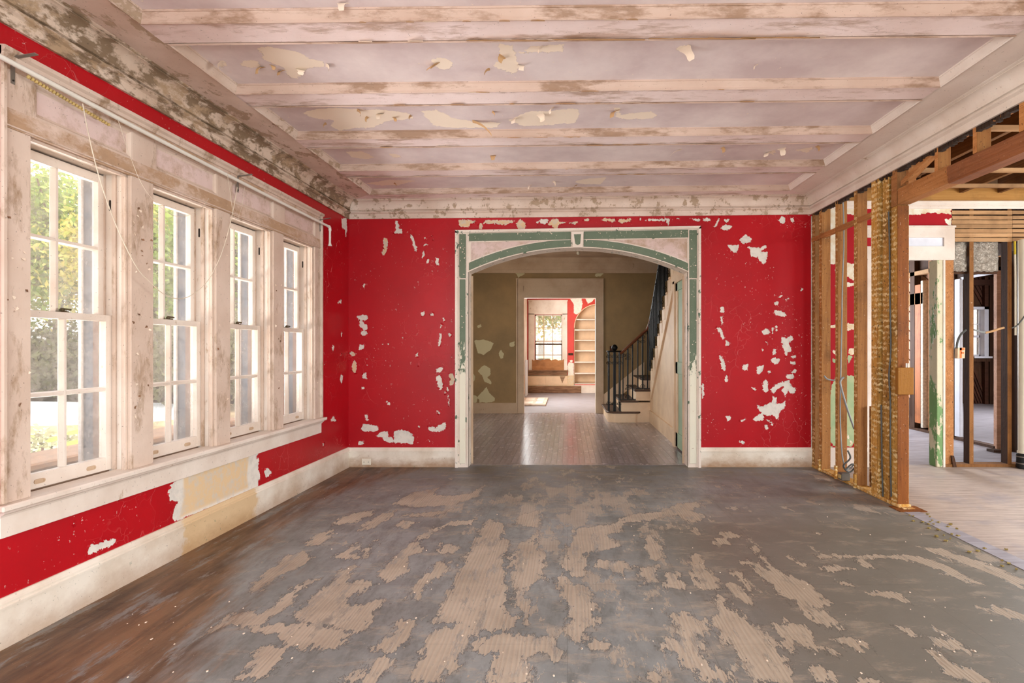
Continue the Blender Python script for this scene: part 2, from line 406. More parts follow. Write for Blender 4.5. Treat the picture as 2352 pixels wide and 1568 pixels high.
g = m.noise(3, 7, .7, m.vec((1, 7, 7), (0, 0, .2)))
m.col(m.mix(m.step(g, .32, .68), lin(176, 172, 178), lin(132, 124, 128))); m.bump(g, .2, .003); MAT['backfloor'] = m.m

MAT['stud'] = wood('lath_marked_stud', (206, 150, 82), (168, 112, 54), 'z', .75, ghost=.85)
MAT['stud_side'] = wood('old_pine_stud', (172, 118, 66), (138, 88, 46), 'z', .75, spots=.5)
MAT['post'] = wood('lath_marked_post', (226, 172, 86), (184, 124, 54), 'z', .7, ghost=1.0)
MAT['post_face'] = wood('red_brown_post_face', (160, 94, 38), (126, 68, 26), 'z', .6, spots=.8)
MAT['header'] = wood('red_brown_header', (170, 108, 70), (130, 76, 44), 'y', .5, spots=.35)
MAT['header_raw'] = wood('raw_header_end', (214, 150, 92), (172, 108, 58), 'y', .7, ghost=.0, spots=.8)
MAT['joist'] = wood('ceiling_joist', (150, 104, 62), (96, 64, 38), 'y', .8)
MAT['joist_dark'] = wood('dark_framing', (96, 64, 44), (58, 38, 26), 'z', .8)
MAT['board'] = wood('subfloor_boards', (196, 150, 96), (150, 104, 60), 'x', .8)
MAT['rim'] = wood('yellow_rim_beam', (222, 166, 92), (192, 132, 66), 'x', .6)
MAT['lath'] = wood('wood_lath', (212, 168, 122), (180, 134, 92), 'x', .8)
MAT['orange_wood'] = wood('orange_board', (196, 120, 70), (164, 92, 50), 'z', .7)
MAT['box_wood'] = wood('ochre_cover_plate', (190, 128, 46), (166, 106, 34), 'z', .5, spots=.2)
MAT['dark_sheath'] = wood('dark_diagonal_sheathing', (98, 58, 40), (62, 36, 26), 'x', .7)
MAT['pink_sheath'] = wood('pale_diagonal_sheathing', (214, 164, 134), (176, 128, 100), 'x', .7)
MAT['ply'] = wood('plywood', (206, 146, 96), (174, 112, 66), 'x', .7)
MAT['rot'] = wood('rotten_wood', (196, 150, 116), (92, 58, 40), 'x', .9)
MAT['rail'] = wood('varnished_handrail', (120, 62, 30), (88, 42, 20), 'x', .35, spec=.5)
MAT['tread'] = wood('worn_stair_tread', (108, 82, 66), (74, 54, 42), 'y', .5)
MAT['iron'] = plain('black_iron', (13, 12, 12), .5, .2)
MAT['rusty'] = plain('dull_metal', (120, 112, 102), .45, .5, metal=.6)
MAT['galv'] = plain('galvanised_strip', (150, 144, 136), .4, .5, metal=.7)
MAT['brass'] = plain('dark_brass', (84, 70, 44), .4, .5, metal=.5)
MAT['pvc'] = plain('white_pvc', (238, 232, 220), .35, .5, var=.05)
MAT['pvc_old'] = plain('cream_pipe', (236, 228, 208), .4, .4, var=.06, vscale=3)
MAT['rubber'] = plain('black_rubber', (34, 34, 34), .5)
MAT['cord'] = plain('pale_cord', (226, 208, 186), .8)
MAT['gilt'] = plain('gilt_braid', (206, 176, 112), .6)
MAT['cable'] = plain('grey_cable', (150, 152, 150), .5)
MAT['cable_dark'] = plain('dark_cable', (84, 84, 80), .5)
MAT['cable_yellow'] = plain('yellow_cable', (226, 200, 60), .5)
MAT['outlet'] = plain('ivory_outlet', (238, 226, 206), .4, .4, var=.04)
MAT['slot'] = plain('outlet_slot', (50, 40, 32), .7)
MAT['plaster'] = plain('broken_plaster', (222, 210, 190), .9, vscale=30, var=.2)
MAT['key'] = plain('dark_lath_key', (60, 42, 30), .9, vscale=30)
MAT['orange_paint'] = plain('orange_mark', (240, 112, 40), .6, var=.04)
MAT['paperbox'] = plain('pale_box', (222, 196, 160), .7)
MAT['mould_out'] = plain('outer_mould_paint', (206, 196, 190), .6, var=.15)
MAT['white_trim'] = plain('white_trim', (226, 226, 234), .5, var=.05)
MAT['dim_panel'] = plain('niche_paint', (236, 200, 164), .6, var=.1, vscale=3)
MAT['flake'] = plain('curled_paint', (244, 222, 200), .7, var=.08)
MAT['flake_dark'] = plain('curled_brown_paint', (206, 164, 118), .8, var=.1)
MAT['leaf_dry'] = plain('dry_leaf', (156, 134, 74), .8, vscale=40)
m = M('foil_insulation', .38, .6); m.b.inputs['Metallic'].default_value = .55
nf = m.noise(26, 5, .7, None, 2); m.col(m.mix(m.step(nf, .4, .62), lin(196, 184, 170), lin(150, 138, 124))); m.bump(nf, .9, .02); MAT['foil'] = m.m
def hallpaint(name, a, b, c):
    m = M(name, .7)
    k = m.step(m.math('ADD', m.attr('peel'), m.math('MULTIPLY', m.math('SUBTRACT', m.noise(16, 4), .5), .05)), -.002, .003)
    base = m.mix(m.step(m.noise(1.5, 6, .65), .34, .68), lin(*a), lin(*b))
    m.col(m.mix(k, base, lin(*c))); m.bump(m.noise(10, 6), .15, .004); return m.m
MAT['hall'] = hallpaint('olive_tan_hall_paint', (166, 134, 92), (138, 114, 80), (206, 192, 152))
MAT['hall_trim'] = worn('dull_hall_trim', (206, 178, 144), (166, 136, 104), .34, 6, (1, 1, .5), dirt=.16)
MAT['stair_trim'] = worn('cream_stair_paint', (238, 208, 168), (196, 160, 122), .28, 6, dirt=.14)
MAT['door_green'] = worn('pale_green_door_paint', (164, 190, 156), (206, 198, 166), .36, 6, (1, 1, .4))
MAT['jamb_green'] = worn('flaking_green_jamb', (214, 204, 166), (122, 158, 98), .48, 5, (1, 1, .4), soft=.01)
m = M('chipped_green_paint', .5)                # green over cream, worn away from the bottom upwards
zz = m.z()
w = m.step(zz[2], .55, 2.05)
nn = m.math('ADD', m.math('MULTIPLY', m.noise(20, 8, .7, m.vec((1.2, 1, .5))), .5), m.math('MULTIPLY', w, .5))
k = m.step(nn, .42, .445)
gr = m.mix(m.step(m.noise(4, 5), .35, .7), lin(98, 112, 90), lin(112, 124, 102))
c = m.mix(k, lin(234, 226, 204), gr)
c = m.mix(m.math('MULTIPLY', m.step(m.noise(42, 5, .7), .662, .68), .9), c, lin(238, 222, 200))
m.col(c); m.bump(m.math('ADD', k, m.math('MULTIPLY', m.noise(50, 4), .3)), .5, .004); MAT['green'] = m.m
MAT['arch_trim'] = worn('arch_cream_paint', (240, 224, 202), (106, 122, 100), .405, 15, (1, 1, .6), dirt=.1, soft=.008)
MAT['spandrel'] = worn('spandrel_paint', (226, 200, 186), (200, 168, 142), .46, 4, soft=.08, dirt=.1)
m = M('side_room_plaster', .75)
kw_ = m.step(m.math('ADD', m.attr('white'), m.math('MULTIPLY', m.math('SUBTRACT', m.noise(26, 6), .5), .06)), -.001, .002)
kg_ = m.step(m.math('ADD', m.attr('green'), m.math('MULTIPLY', m.math('SUBTRACT', m.noise(20, 6), .5), .06)), -.001, .002)
c = m.mix(kg_, m.mix(m.noise(3), lin(178, 8, 24), lin(160, 6, 22)), m.mix(m.step(m.noise(8, 6), .4, .7), lin(160, 182, 138), lin(186, 194, 150)))
c = m.mix(kw_, c, m.mix(m.step(m.noise(9, 6), .4, .65), lin(240, 234, 216), lin(222, 196, 156)))
m.col(c); MAT['side_plaster'] = m.m

# outdoors and glass
m = M('dusty_glass', .1)
nt = m.nt; out = nt.nodes['Material Output']
tr = m.n('ShaderNodeBsdfTransparent'); tr.inputs[0].default_value = (.97, .98, .97, 1)
gl = m.n('ShaderNodeBsdfGlossy'); gl.inputs['Roughness'].default_value = .03
df = m.n('ShaderNodeBsdfDiffuse'); df.inputs[0].default_value = lin(226, 216, 208)
a = m.n('ShaderNodeMixShader'); b_ = m.n('ShaderNodeMixShader')
a.inputs[0].default_value = .04; m.l(tr.outputs[0], a.inputs[1]); m.l(gl.outputs[0], a.inputs[2])
dn = m.math('MULTIPLY', m.step(m.math('ADD', m.math('MULTIPLY', m.noise(5, 6, .7), .6), m.math('MULTIPLY', m.noise(55, 5, .75), .4)), .38, .72), .34)
dn = m.math('ADD', dn, .09)
m.l(dn, b_.inputs[0]); m.l(a.outputs[0], b_.inputs[1]); m.l(df.outputs[0], b_.inputs[2]); m.l(b_.outputs[0], out.inputs[0])
MAT['glass'] = m.m
MAT['grass'] = plain('leaf_strewn_ground', (176, 150, 112), .9, var=.25, vscale=2)
MAT['drive'] = plain('pale_concrete', (236, 234, 230), .8, var=.05)
MAT['brick'] = plain('terracotta_masonry', (160, 108, 86), .85, var=.2, vscale=14)
MAT['brick_cap'] = plain('pale_ledge_cap', (186, 150, 124), .85, var=.15, vscale=14)
MAT['reveal'] = plain('grey_outer_reveal', (88, 94, 104), .7, var=.25, vscale=22)
MAT['reveal_wood'] = plain('brown_outer_stop', (112, 86, 76), .7, var=.2, vscale=16)
MAT['bark'] = plain('tree_bark', (112, 92, 76), .9, var=.25, vscale=8)
def leafmat(name, a, b):
    m = M(name, .55, .25); r = m.n('ShaderNodeNewGeometry').outputs['Random Per Island']
    m.col(m.mix(r, lin(*a), lin(*b))); 
    t = m.n('ShaderNodeBsdfTranslucent'); t.inputs[0].default_value = lin(*b)
    mx = m.n('ShaderNodeMixShader'); mx.inputs[0].default_value = .4
    m.l(m.b.outputs[0], mx.inputs[1]); m.l(t.outputs[0], mx.inputs[2]); m.l(mx.outputs[0], m.nt.nodes['Material Output'].inputs[0])
    return m.m
MAT['leaf_a'] = leafmat('green_leaves', (96, 132, 58), (168, 186, 92))
MAT['leaf_b'] = leafmat('yellow_green_leaves', (128, 150, 62), (226, 206, 112))
MAT['leaf_c'] = leafmat('dark_understory_leaves', (84, 92, 56), (130, 128, 88))
MAT['leaf_d'] = leafmat('twiggy_shrub_leaves', (96, 86, 66), (112, 112, 78))

def baseboard_mat(name, stain, strip):
    m = M(name, .5); z = m.z()
    base = m.mix(m.step(m.noise(3, 6), .38, .66), lin(236, 224, 208), lin(212, 192, 170))
    if strip:                                     # a stretch scraped back to old tan paint
        y = m.math('ADD', z[1], m.math('MULTIPLY', m.noise(9, 5), .3))
        b = m.math('MULTIPLY', m.step(y, 3.64, 3.67), m.math('SUBTRACT', 1.0, m.step(y, 4.42, 4.48)))
        base = m.mix(b, base, m.mix(m.noise(4, 5), lin(226, 196, 156), lin(206, 172, 130)))
    n = m.noise(5, 7, .7, m.vec((1, 1, 1.5)))
    lowz = m.math('SUBTRACT', 1.0, m.step(m.math('ADD', z[2], m.math('MULTIPLY', m.math('SUBTRACT', n, .5), .22)), .0, .11))
    base = m.mix(m.math('MULTIPLY', lowz, stain), base, lin(150, 102, 56))
    chip = m.math('MULTIPLY', m.step(m.noise(34, 6, .7), .66, .68), m.step(m.noise(1.7, 3), .5, .62))
    base = m.mix(chip, base, lin(110, 128, 100))
    base = m.mix(m.math('MULTIPLY', m.step(m.noise(80, 2), .69, .73), .5), base, lin(90, 66, 48))
    m.col(base); m.bump(n, .15, .004); return m.m
MAT['base_west'] = baseboard_mat('window_wall_baseboard_paint', .45, True)
MAT['base_back'] = baseboard_mat('stained_baseboard_paint', .75, False)
MAT['red_flake'] = plain('curled_red_paint', (182, 8, 24), .45, var=.1)
# ------------------------------------------------------------------ main room floor
floor = struct('floor', 'worn grey painted floor with peeled tan patches between the red walls')
MB().box(-2.75, 2.66, -2.6, 6.26, -.12, -.012).build('subfloor', MAT['joist'], floor)
FP = polys('''850 540 905 520 985 460 1000 490 960 515 1010 540 1085 445 1070 500 1010 550 880 545
1105 640 1130 590 1180 545 1260 480 1340 420 1420 380 1390 420 1330 450 1340 510 1260 540 1270 590 1230 640 1190 675 1120 660
1245 770 1290 740 1285 690 1380 620 1420 570 1490 560 1480 610 1420 650 1330 710 1330 765
405 720 440 670 545 590 590 545 700 505 735 530 720 570 640 610 530 670 430 730
640 865 700 800 780 720 880 650 900 610 980 580 960 640 900 690 960 670 1060 670 1070 690 1000 720 950 760 960 800 1100 765 1130 770 1080 840 1070 880 1040 930 980 950 900 930 700 890
160 945 230 900 260 870 330 840 400 830 470 850 560 790 640 700 790 650 700 700 660 740 590 830 500 880 420 940 330 900 260 930 190 955
1395 890 1450 800 1500 700 1540 600 1600 500 1650 400 1700 330 1790 370 1760 450 1810 440 1800 500 1780 580 1800 700 1790 820 1850 890 1800 940 1600 930 1560 900
1830 560 1860 470 1920 450 1960 400 1985 380 1950 500 2000 510 1990 660 1910 690 1890 760 1930 830 1900 900 1860 800 1830 650
2120 490 2150 460 2160 390 2352 360 2352 440 2290 500 2220 520 2230 620 2200 650 2150 640 2100 600
2070 650 2100 620 2130 690 2180 680 2240 700 2280 830 2290 890 2230 910 2220 970 2180 1000 2130 970 2110 940 2150 880 2130 780 2080 740
1150 980 1200 950 1170 910 1240 870 1300 880 1280 940 1240 1000 1200 1050 1100 1040 1060 1030 1100 1000
1250 1218 1300 1150 1330 1080 1380 970 1400 920 1560 900 1640 940 1600 1000 1560 1060 1540 1130 1450 1170 1430 1218
1620 1040 1640 960 1700 980 1760 950 1900 960 2080 980 2090 1060 2080 1100 2000 1060 1900 1080 1930 1218 1720 1218 1730 1060
920 1218 950 1170 1040 1140 1060 1100 1110 1080 1180 1090 1180 1140 1090 1190 1080 1218
340 1200 390 1140 440 1040 540 990 600 1050 630 1110 560 1110 500 1190
430 940 560 900 800 900 970 950 900 1000 880 1030 800 1040 740 1000 700 1060 600 1000 540 950
1225 310 1320 300 1450 290 1500 280 1400 320 1250 320
1200 370 1230 340 1310 350 1290 370 1240 385
1430 380 1500 345 1620 335 1600 360 1480 370
1180 250 1290 190 1450 160 1400 200 1500 210 1600 190 1680 150 1640 210 1500 260 1290 270
1900 300 1970 290 1980 340 1960 380 1840 360 1860 320
1000 400 1030 360 1110 310 1190 290 1150 340 1080 380
850 370 890 330 980 300 1080 280 1060 320 980 350
700 480 760 420 850 390 840 440 800 470
1420 510 1450 460 1530 480 1540 500 1470 525''', 400, 1050, 2.352, on_floor)
FP += polys('''170 350 180 330 230 310 310 300 420 290 480 250 600 240 610 260 560 290 640 320 560 355 480 310 330 340 200 355
0 390 90 370 180 345 180 400 100 420 140 440 180 480 100 500 0 490
50 550 110 560 180 560 240 590 190 625 190 660 175 665 170 620 100 600 50 590
300 420 350 415 365 460 410 480 400 520 415 545 350 555 310 490
275 595 380 585 365 610 375 670 295 685
430 620 490 625 520 690 520 710 425 710
550 525 580 520 625 550 640 600 690 640 720 700 690 715 600 705 570 640
780 610 800 605 830 640 870 690 850 700 880 740 905 805 840 780 790 750 740 700 760 680 830 690
885 475 910 480 960 540 1010 600 1100 650 1180 670 1240 720 1310 795 1240 810 1340 890 1380 940 1290 915 1210 880 1160 820 1060 750 1000 690 920 640 890 590 820 570 850 550 920 570 970 610 930 540
680 435 740 430 760 470 690 475
700 410 760 395 820 420 800 435 740 430
560 400 580 380 610 400 600 415
1250 595 1330 580 1440 600 1360 610 1300 620
1070 530 1120 540 1150 570 1215 580 1150 580
1220 525 1500 525 1750 530 1850 550 1980 600 2100 680 2050 680 1900 610 1750 560 1640 540 1500 545 1540 600 1480 590 1430 540 1260 545
1530 735 1590 720 1640 730 1690 735 1750 800 1660 770
1350 670 1400 670 1440 690 1420 700
665 740 720 745 760 800 850 880 920 900 960 950 1000 990 1060 1060 1100 1160 1110 1216 880 1216 860 1160 800 1040 740 980 690 910 650 850 700 860 720 830
480 930 450 845 540 840 560 870 640 880 650 930 600 960 620 1050 660 1120 770 1170 790 1216 640 1216 600 1150 510 1130 460 1060 400 1030 380 1000 430 980 500 990
1005 905 1060 900 1060 870 1080 905 1170 905 1210 950 1250 1010 1330 1050 1230 1040 1150 990 1130 1050 1060 1010
1330 985 1420 975 1490 1010 1495 1055 1430 1035
1680 910 1740 920 1790 950 1750 965
1870 910 1900 930 1960 970 2050 1040 2050 1055 1960 1040 1880 1010 1870 980 1930 975
1830 1045 1880 1040 1930 1090 2050 1140 2170 1200 2200 1216 2050 1216 1960 1170 1920 1130
2110 810 2200 800 2352 850 2352 890 2200 840
1200 1140 1250 1120 1290 1150 1340 1216 1230 1216
0 740 40 800 50 890 0 870
10 1020 60 985 130 1000 90 1040 20 1035
280 1190 340 1160 400 1160 370 1200 300 1205
1480 1200 1530 1180 1590 1216 1470 1216
1220 405 1270 400 1250 412
1780 480 1880 520 2050 580 2200 640 2352 720 2352 660 2200 590 2050 540 1900 490''', 1350, 1050, 2.347, on_floor)
def brown_zone(P):
    x, y = P[:, 0], P[:, 1]
    edge = np.interp(y, [1.5, 2.35, 2.8, 3.4, 4.2, 5.0, 5.7, 6.1], [-1.35, -1.5, -1.68, -1.93, -2.05, -2.0, -1.75, -1.3])
    return np.clip(.5 + (edge - x)/.5, 0, 1)
skin('floor_paint', MAT['floor'], floor, rng(-2.45, 2.66, .0135), rng(1.5, 6.26, .0135), lambda a, b, h: np.stack([a, b, h], 1),
     {'bare': lambda P: sdf(P, FP, .12), 'brown': brown_zone,
      'east': lambda P: np.clip((P[:, 0]-.25+.35*vnoise(P, 1.1, 3))/.9, 0, 1)*np.clip((5.2-P[:, 1])/1.2, 0, 1),
      'north': lambda P: np.clip((P[:, 1]-5.0+.3*vnoise(P, 1.7, 4))/.7, 0, 1),
      'worn': lambda P: np.clip(.8*np.exp(-((P[:, 0]-.1)/.9)**2)+.5*np.exp(-((P[:, 0]-2.5)/.25)**2)+.55*np.exp(-((P[:, 1]-4.6)/.55)**2)-.25, -.3, 1)})
MB().box(-2.5, 2.66, -2.6, 1.5, -.012, 0).build('floor_boards', MAT['sidefloor'], floor)

# ------------------------------------------------------------------ back wall with the arch
AX0, AX1, ASZ, ATOP, ACX, AR = -1.06, 1.29, 2.09, 2.347, .115, 2.78
def tz(x): return 2.529+.0172*(x+1.195)
def arc(off=0, n=28, x0=AX0, x1=AX1):
    """points of the arch from east to west, off = distance above the arris"""
    out = []
    for k in range(n+1):
        x = x1+(x0-x1)*k/n; r = AR+off
        out.append((x, ATOP-AR+math.sqrt(max(r*r-(x-ACX)**2, 0))))
    return out
to_back = lambda p, q, d: (p, d, q)
wall_b = struct('wall_back', 'peeling red wall at the end of the room with an arched opening')
MB(Bw).prism([(-2.6, 0), (-2.6, 3.2), (2.64, 3.2), (2.64, 0), (AX1+.01, 0)] + arc(.012, x0=AX0-.01, x1=AX1+.01) + [(AX0-.01, 0)], to_back, -.185, -.004).build('masonry', MAT['hall_trim'], wall_b)
WHITE_A = '''308 140 322 138 335 175 355 205 300 210 312 180
390 213 408 218 415 255 430 290 428 312 420 310 405 265
468 230 484 236 470 240
470 262 490 265 486 276 468 275
512 222 524 245 518 247
462 305 472 303 470 330 456 347
485 345 496 350 494 378 484 372
534 340 548 345 552 380 542 388 530 370
128 490 140 485 145 500 132 508
95 665 155 658 158 685 132 690 135 705 155 715 155 740 135 745 110 720 108 690
115 752 150 745 152 772 118 773
110 825 140 822 135 848 108 852
125 985 150 980 150 1015 128 1010
450 640 470 640 472 660 455 668
572 675 585 677 583 695 575 693
565 705 572 710 560 735 553 740
553 762 563 765 565 800 558 833 545 830 552 800
605 760 620 758 620 778 608 780
423 870 436 868 432 895 422 890
428 922 440 932 436 945
535 965 555 945 575 955 565 975 540 978
537 1000 560 990 575 1050 565 1078 548 1065 538 1030
575 1075 590 1085 585 1100
595 1055 605 1060 602 1090 594 1085
598 1100 605 1105 612 1160 605 1165
258 1135 275 1140 285 1158 268 1160
140 1210 155 1210 160 1245 150 1250
540 1190 560 1195 558 1213 545 1210
118 1285 130 1265 170 1262 215 1278 212 1303 130 1305
488 1275 530 1280 560 1265 588 1255 590 1285 565 1305 500 1303
200 1330 230 1305 265 1305 275 1330 300 1342 300 1368 245 1358 238 1338
300 1308 325 1295 375 1300 412 1325 410 1375 300 1365
105 1360 135 1355 135 1378 108 1380
435 1272 447 1272 445 1290 438 1290
490 1350 505 1352 500 1362
120 1060 140 1055 138 1070 122 1072
505 650 520 645 520 665 500 660
345 780 355 782 352 795
182 725 192 726 188 734
236 822 244 822 240 830
258 818 276 818 270 826'''
TAN_A = '''243 233 265 232 268 285 248 330 230 322 243 290
55 870 75 860 88 880 75 890
68 940 85 905 95 940 90 985 68 970
605 985 625 980 637 1010 630 1045 610 1050 612 1015'''
TAN_B = '''245 40 330 32 420 45 550 45 530 80 440 105 435 155 260 150 250 110
580 110 650 95 640 200 600 195
660 90 720 40 1000 45 1190 45 1160 80 1010 130 870 105 700 100
1220 90 1290 20 1340 60 1395 110 1345 190 1250 190 1205 120
1735 110 1840 20 1920 20 1950 70 2080 80 1930 120 1915 190 1860 185 1810 140
2080 90 2250 60 2250 110 2140 100'''
TAN_C = '''440 40 510 5 620 20 700 20 670 75 580 60 530 60
720 40 860 10 970 20 960 60 770 95
130 40 210 10 265 40 170 60'''
WHITE_B = '''1550 70 1620 30 1740 20 1770 70 1690 110 1600 70 1570 110'''
WHITE_C = '''1080 20 1130 0 1120 50
1190 40 1270 20 1420 20 1500 0 1610 15 1600 80 1575 135 1540 60 1430 50 1240 60
1700 10 1800 5 1790 25
1950 10 2050 15 2130 30 2110 60 2020 50
2150 30 2220 0 2290 10 2290 60 2180 65'''
WHITE_D = '''175 118 180 115 160 172 140 175
200 130 230 128 222 145 205 148
182 175 210 160 250 165 225 190 190 188
500 130 520 113 540 120 535 150 515 155
560 118 585 120 588 150 575 140
288 235 320 215 355 232 350 250 318 268 290 255
215 270 280 272 275 310 260 318 240 300
325 280 375 285 400 285 435 268 432 290 405 305 440 310 440 335 425 380 405 365 385 340 350 335 345 300
180 615 198 610 203 645 180 645
182 668 195 670 192 715 185 715
155 725 185 735 203 785 195 800 175 760
210 800 235 815 228 832 208 828
170 880 185 885 210 935 205 970 188 965 180 920
205 995 220 990 220 1030 205 1030
625 510 638 512 635 528 625 527
497 555 525 550 510 568
475 595 490 580 510 585 490 608
530 572 565 565 550 578
478 630 500 635 540 645 545 665 520 672 480 655
410 748 430 733 452 738 452 762 420 770
485 720 495 715 495 750 485 745
465 730 475 728 473 765 463 755
520 780 545 785 570 772 585 790 560 815 578 855 555 870 542 890 535 860 518 820
460 905 480 893 510 905 505 920 490 935 460 920
470 850 485 842 490 875 470 880
300 935 335 930 330 965 305 968
385 945 422 935 420 960 395 990 380 980
440 970 457 968 455 985 440 982
570 890 600 880 598 897 575 897
565 915 598 920 595 935 570 932
570 970 605 955 598 980 575 978
540 990 585 985 585 1012 550 1012
412 1040 430 1015 445 1030 445 1080 425 1090 412 1065
455 1075 475 1050 530 1025 560 1020 570 1050 595 1065 595 1090 570 1095 555 1075 540 1110 520 1080 535 1050 500 1065 480 1095
380 1155 410 1165 465 1140 470 1112 490 1115 495 1145 520 1150 538 1130 540 1165 510 1195 500 1240 470 1215 420 1215 420 1240 375 1250 362 1235 400 1200
205 1220 235 1215 240 1235 222 1250
285 1245 320 1232 322 1240 295 1250
420 1275 440 1263 445 1290 428 1293
435 1235 470 1255 475 1275 455 1262
280 1355 315 1358 318 1373 295 1372
75 1040 90 1035 88 1110 78 1125
350 1060 370 1058 380 1075 365 1078
430 800 445 815 440 825
410 848 418 850 412 858'''
tanp = polys(TAN_A, 780, 450, 2.413, on_back) + polys(TAN_B, 1020, 500, 7.35, on_back) + polys(TAN_C, 1320, 500, 7.35, on_back)
whp = polys(WHITE_A, 780, 450, 2.413, on_back) + polys(WHITE_B, 1020, 500, 7.35, on_back) + polys(WHITE_C, 1320, 500, 7.35, on_back) + polys(WHITE_D, 1580, 450, 2.4125, on_back)
paint_lift = lambda P, v: .0016*np.clip(.5-v['peel']/.012, 0, 1)
skin('red_paint', MAT['red'], wall_b, rng(-2.36, 2.625, .011), rng(.18, 2.74, .011), lambda a, b, h: np.stack([a, D-h, b], 1),
     {'peel': lambda P: sdf(P, whp+tanp, .1), 'tan': lambda P: np.clip(.5+sdf(P, tanp, .1)/.02, 0, 1)},
     keep=lambda c: ~((c[:, 0] > -1.18) & (c[:, 0] < 1.41) & (c[:, 1] < 2.5)), lift=paint_lift)
ragged = MB(Bw)                                    # broken plaster end beside the stud wall
for k in range(60):
    z = .2+k*.0415; w = random.uniform(.008, .03)
    ragged.hexa([(2.615, -.03, z), (2.632+w*.4, -.03, z), (2.632+w*.4, .004, z), (2.615, .004, z), (2.615, -.03, z+.04), (2.628+w*random.random(), -.03, z+.04), (2.628+w*random.random(), .003, z+.04), (2.615, .004, z+.04)])
ragged.build('broken_plaster_edge', MAT['plaster'], wall_b)
rg = MB(Bw)
for k in range(70): z = .2+k*.0355; rg.box(2.636, 2.655, -.03, random.uniform(-.012, .0), z, z+random.uniform(.008, .03))
rg.build('lath_end', MAT['key'], wall_b, kind='stuff')

# arch surround
arch = struct('door_1', 'arched opening with chipped green and cream panelled surround')
base = MB(Bw).prism([(-1.195, 0), (-1.195, tz(-1.195)), (1.424, tz(1.424)), (1.424, 0), (AX1, 0), (AX1, ASZ)] + arc()[1:-1] + [(AX0, ASZ), (AX0, 0)], to_back, 0, .026)
base.build('casing', MAT['arch_trim'], arch)
bb = MB(Bw)
bb.hexa([(-1.203, 0, 0), (-1.165, 0, 0), (-1.168, .046, 0), (-1.196, .046, 0), (-1.203, 0, tz(-1.2)+.008), (-1.165, 0, tz(-1.2)-.03), (-1.168, .046, tz(-1.2)-.026), (-1.196, .046, tz(-1.2)+.002)])
bb.hexa([(1.394, 0, 0), (1.432, 0, 0), (1.426, .046, 0), (1.398, .046, 0), (1.394, 0, tz(1.43)-.03), (1.432, 0, tz(1.43)+.008), (1.426, .046, tz(1.43)+.002), (1.398, .046, tz(1.43)-.026)])
bb.hexa([(-1.203, 0, tz(-1.2)-.03), (1.432, 0, tz(1.43)-.03), (1.426, .046, tz(1.43)-.026), (-1.197, .046, tz(-1.2)-.026), (-1.203, 0, tz(-1.2)+.008), (1.432, 0, tz(1.43)+.008), (1.426, .046, tz(1.43)+.002), (-1.197, .046, tz(-1.2)+.002)])
bb.build('back_band', MAT['arch_trim'], arch)
for x0, x1 in ((-1.154, -1.084), (1.302, 1.384)):
    MB(Bw).box(x0, x1, .024, .034, 2.022, tz(x0)-.038).build('stile', MAT['green'], arch, bevel=.003)
    MB(Bw).box(x0+.004, x1-.004, .024, .033, .04, 2.008).build('stile', MAT['green'], arch, bevel=.003)
for x0, x1 in ((-1.05, .037), (.175, 1.29)):
    MB(Bw).hexa([(x0, .024, tz(x0)-.115), (x1, .024, tz(x1)-.115), (x1, .035, tz(x1)-.115), (x0, .035, tz(x0)-.115), (x0, .024, tz(x0)-.034), (x1, .024, tz(x1)-.034), (x1, .035, tz(x1)-.034), (x0, .035, tz(x0)-.034)]).build('top_rail', MAT['green'], arch, bevel=.003)
    lo, hi = arc(.012, 16, x0, x1), arc(.085, 16, x0, x1)
    MB(Bw).prism(lo + hi[::-1], to_back, .024, .035).build('arch_rail', MAT['green'], arch, bevel=.003)
    sp = arc(.098, 16, x0+.02 if x0 < 0 else x0+.03, x1-.03 if x0 < 0 else x1-.01)
    zt = lambda x: tz(x)-.128
    poly = [(x, min(z, zt(x)-.002)) for x, z in sp]
    MB(Bw).prism(poly + [(sp[-1][0], zt(sp[-1][0])), (sp[0][0], zt(sp[0][0]))], to_back, .02, .0285).build('spandrel_panel', MAT['spandrel'], arch)
MB(Bw).prism([(.043, 2.515), (.175, 2.517), (.166, 2.345), (.058, 2.345)], to_back, .02, .052).build('keystone', MAT['arch_trim'], arch, bevel=.004)
MB(Bw).prism([(.07, 2.485), (.146, 2.487), (.138, 2.385), (.112, 2.368), (.085, 2.385)], to_back, .05, .057).build('keystone_panel', MAT['green'], arch, bevel=.003)
# bead lines around the panels
def bead(pts, r, name='bead', mat='arch_trim', parent=arch): MB().tube([Bw(*p) for p in pts], r, 6).build(name, MAT[mat], parent, smooth=True)
for xs in ((-1.07, -1.05), (1.296, 1.30)):
    bead([(xs[0], .03, .02), (xs[0], .03, tz(xs[0])-.04)], .006)
bead([(p[0], .028, p[1]) for p in arc(.004)], .006)
bead([(-1.05, .03, tz(-1.05)-.121), (.03, .03, tz(.03)-.121)], .005); bead([(.19, .03, tz(.19)-.121), (1.29, .03, tz(1.29)-.121)], .005)
bead([(-1.165, .03, 2.015), (-1.06, .03, 2.015)], .005); bead([(1.29, .03, 2.015), (1.395, .03, 2.015)], .005)
path = [(AX1, 0), (AX1, ASZ)] + arc()[1:-1] + [(AX0, ASZ), (AX0, 0)]
outp = [(AX1+.016, 0), (AX1+.016, ASZ)] + arc(.016)[1:-1] + [(AX0-.016, ASZ), (AX0-.016, 0)]
rings = [[(a[0], .024, a[1]), (a[0], -.187, a[1]), (b[0], -.187, b[1]), (b[0], .024, b[1])] for a, b in zip(path, outp)]
MB(Bw).strip(rings, True, True).build('jamb', MAT['arch_trim'], arch)
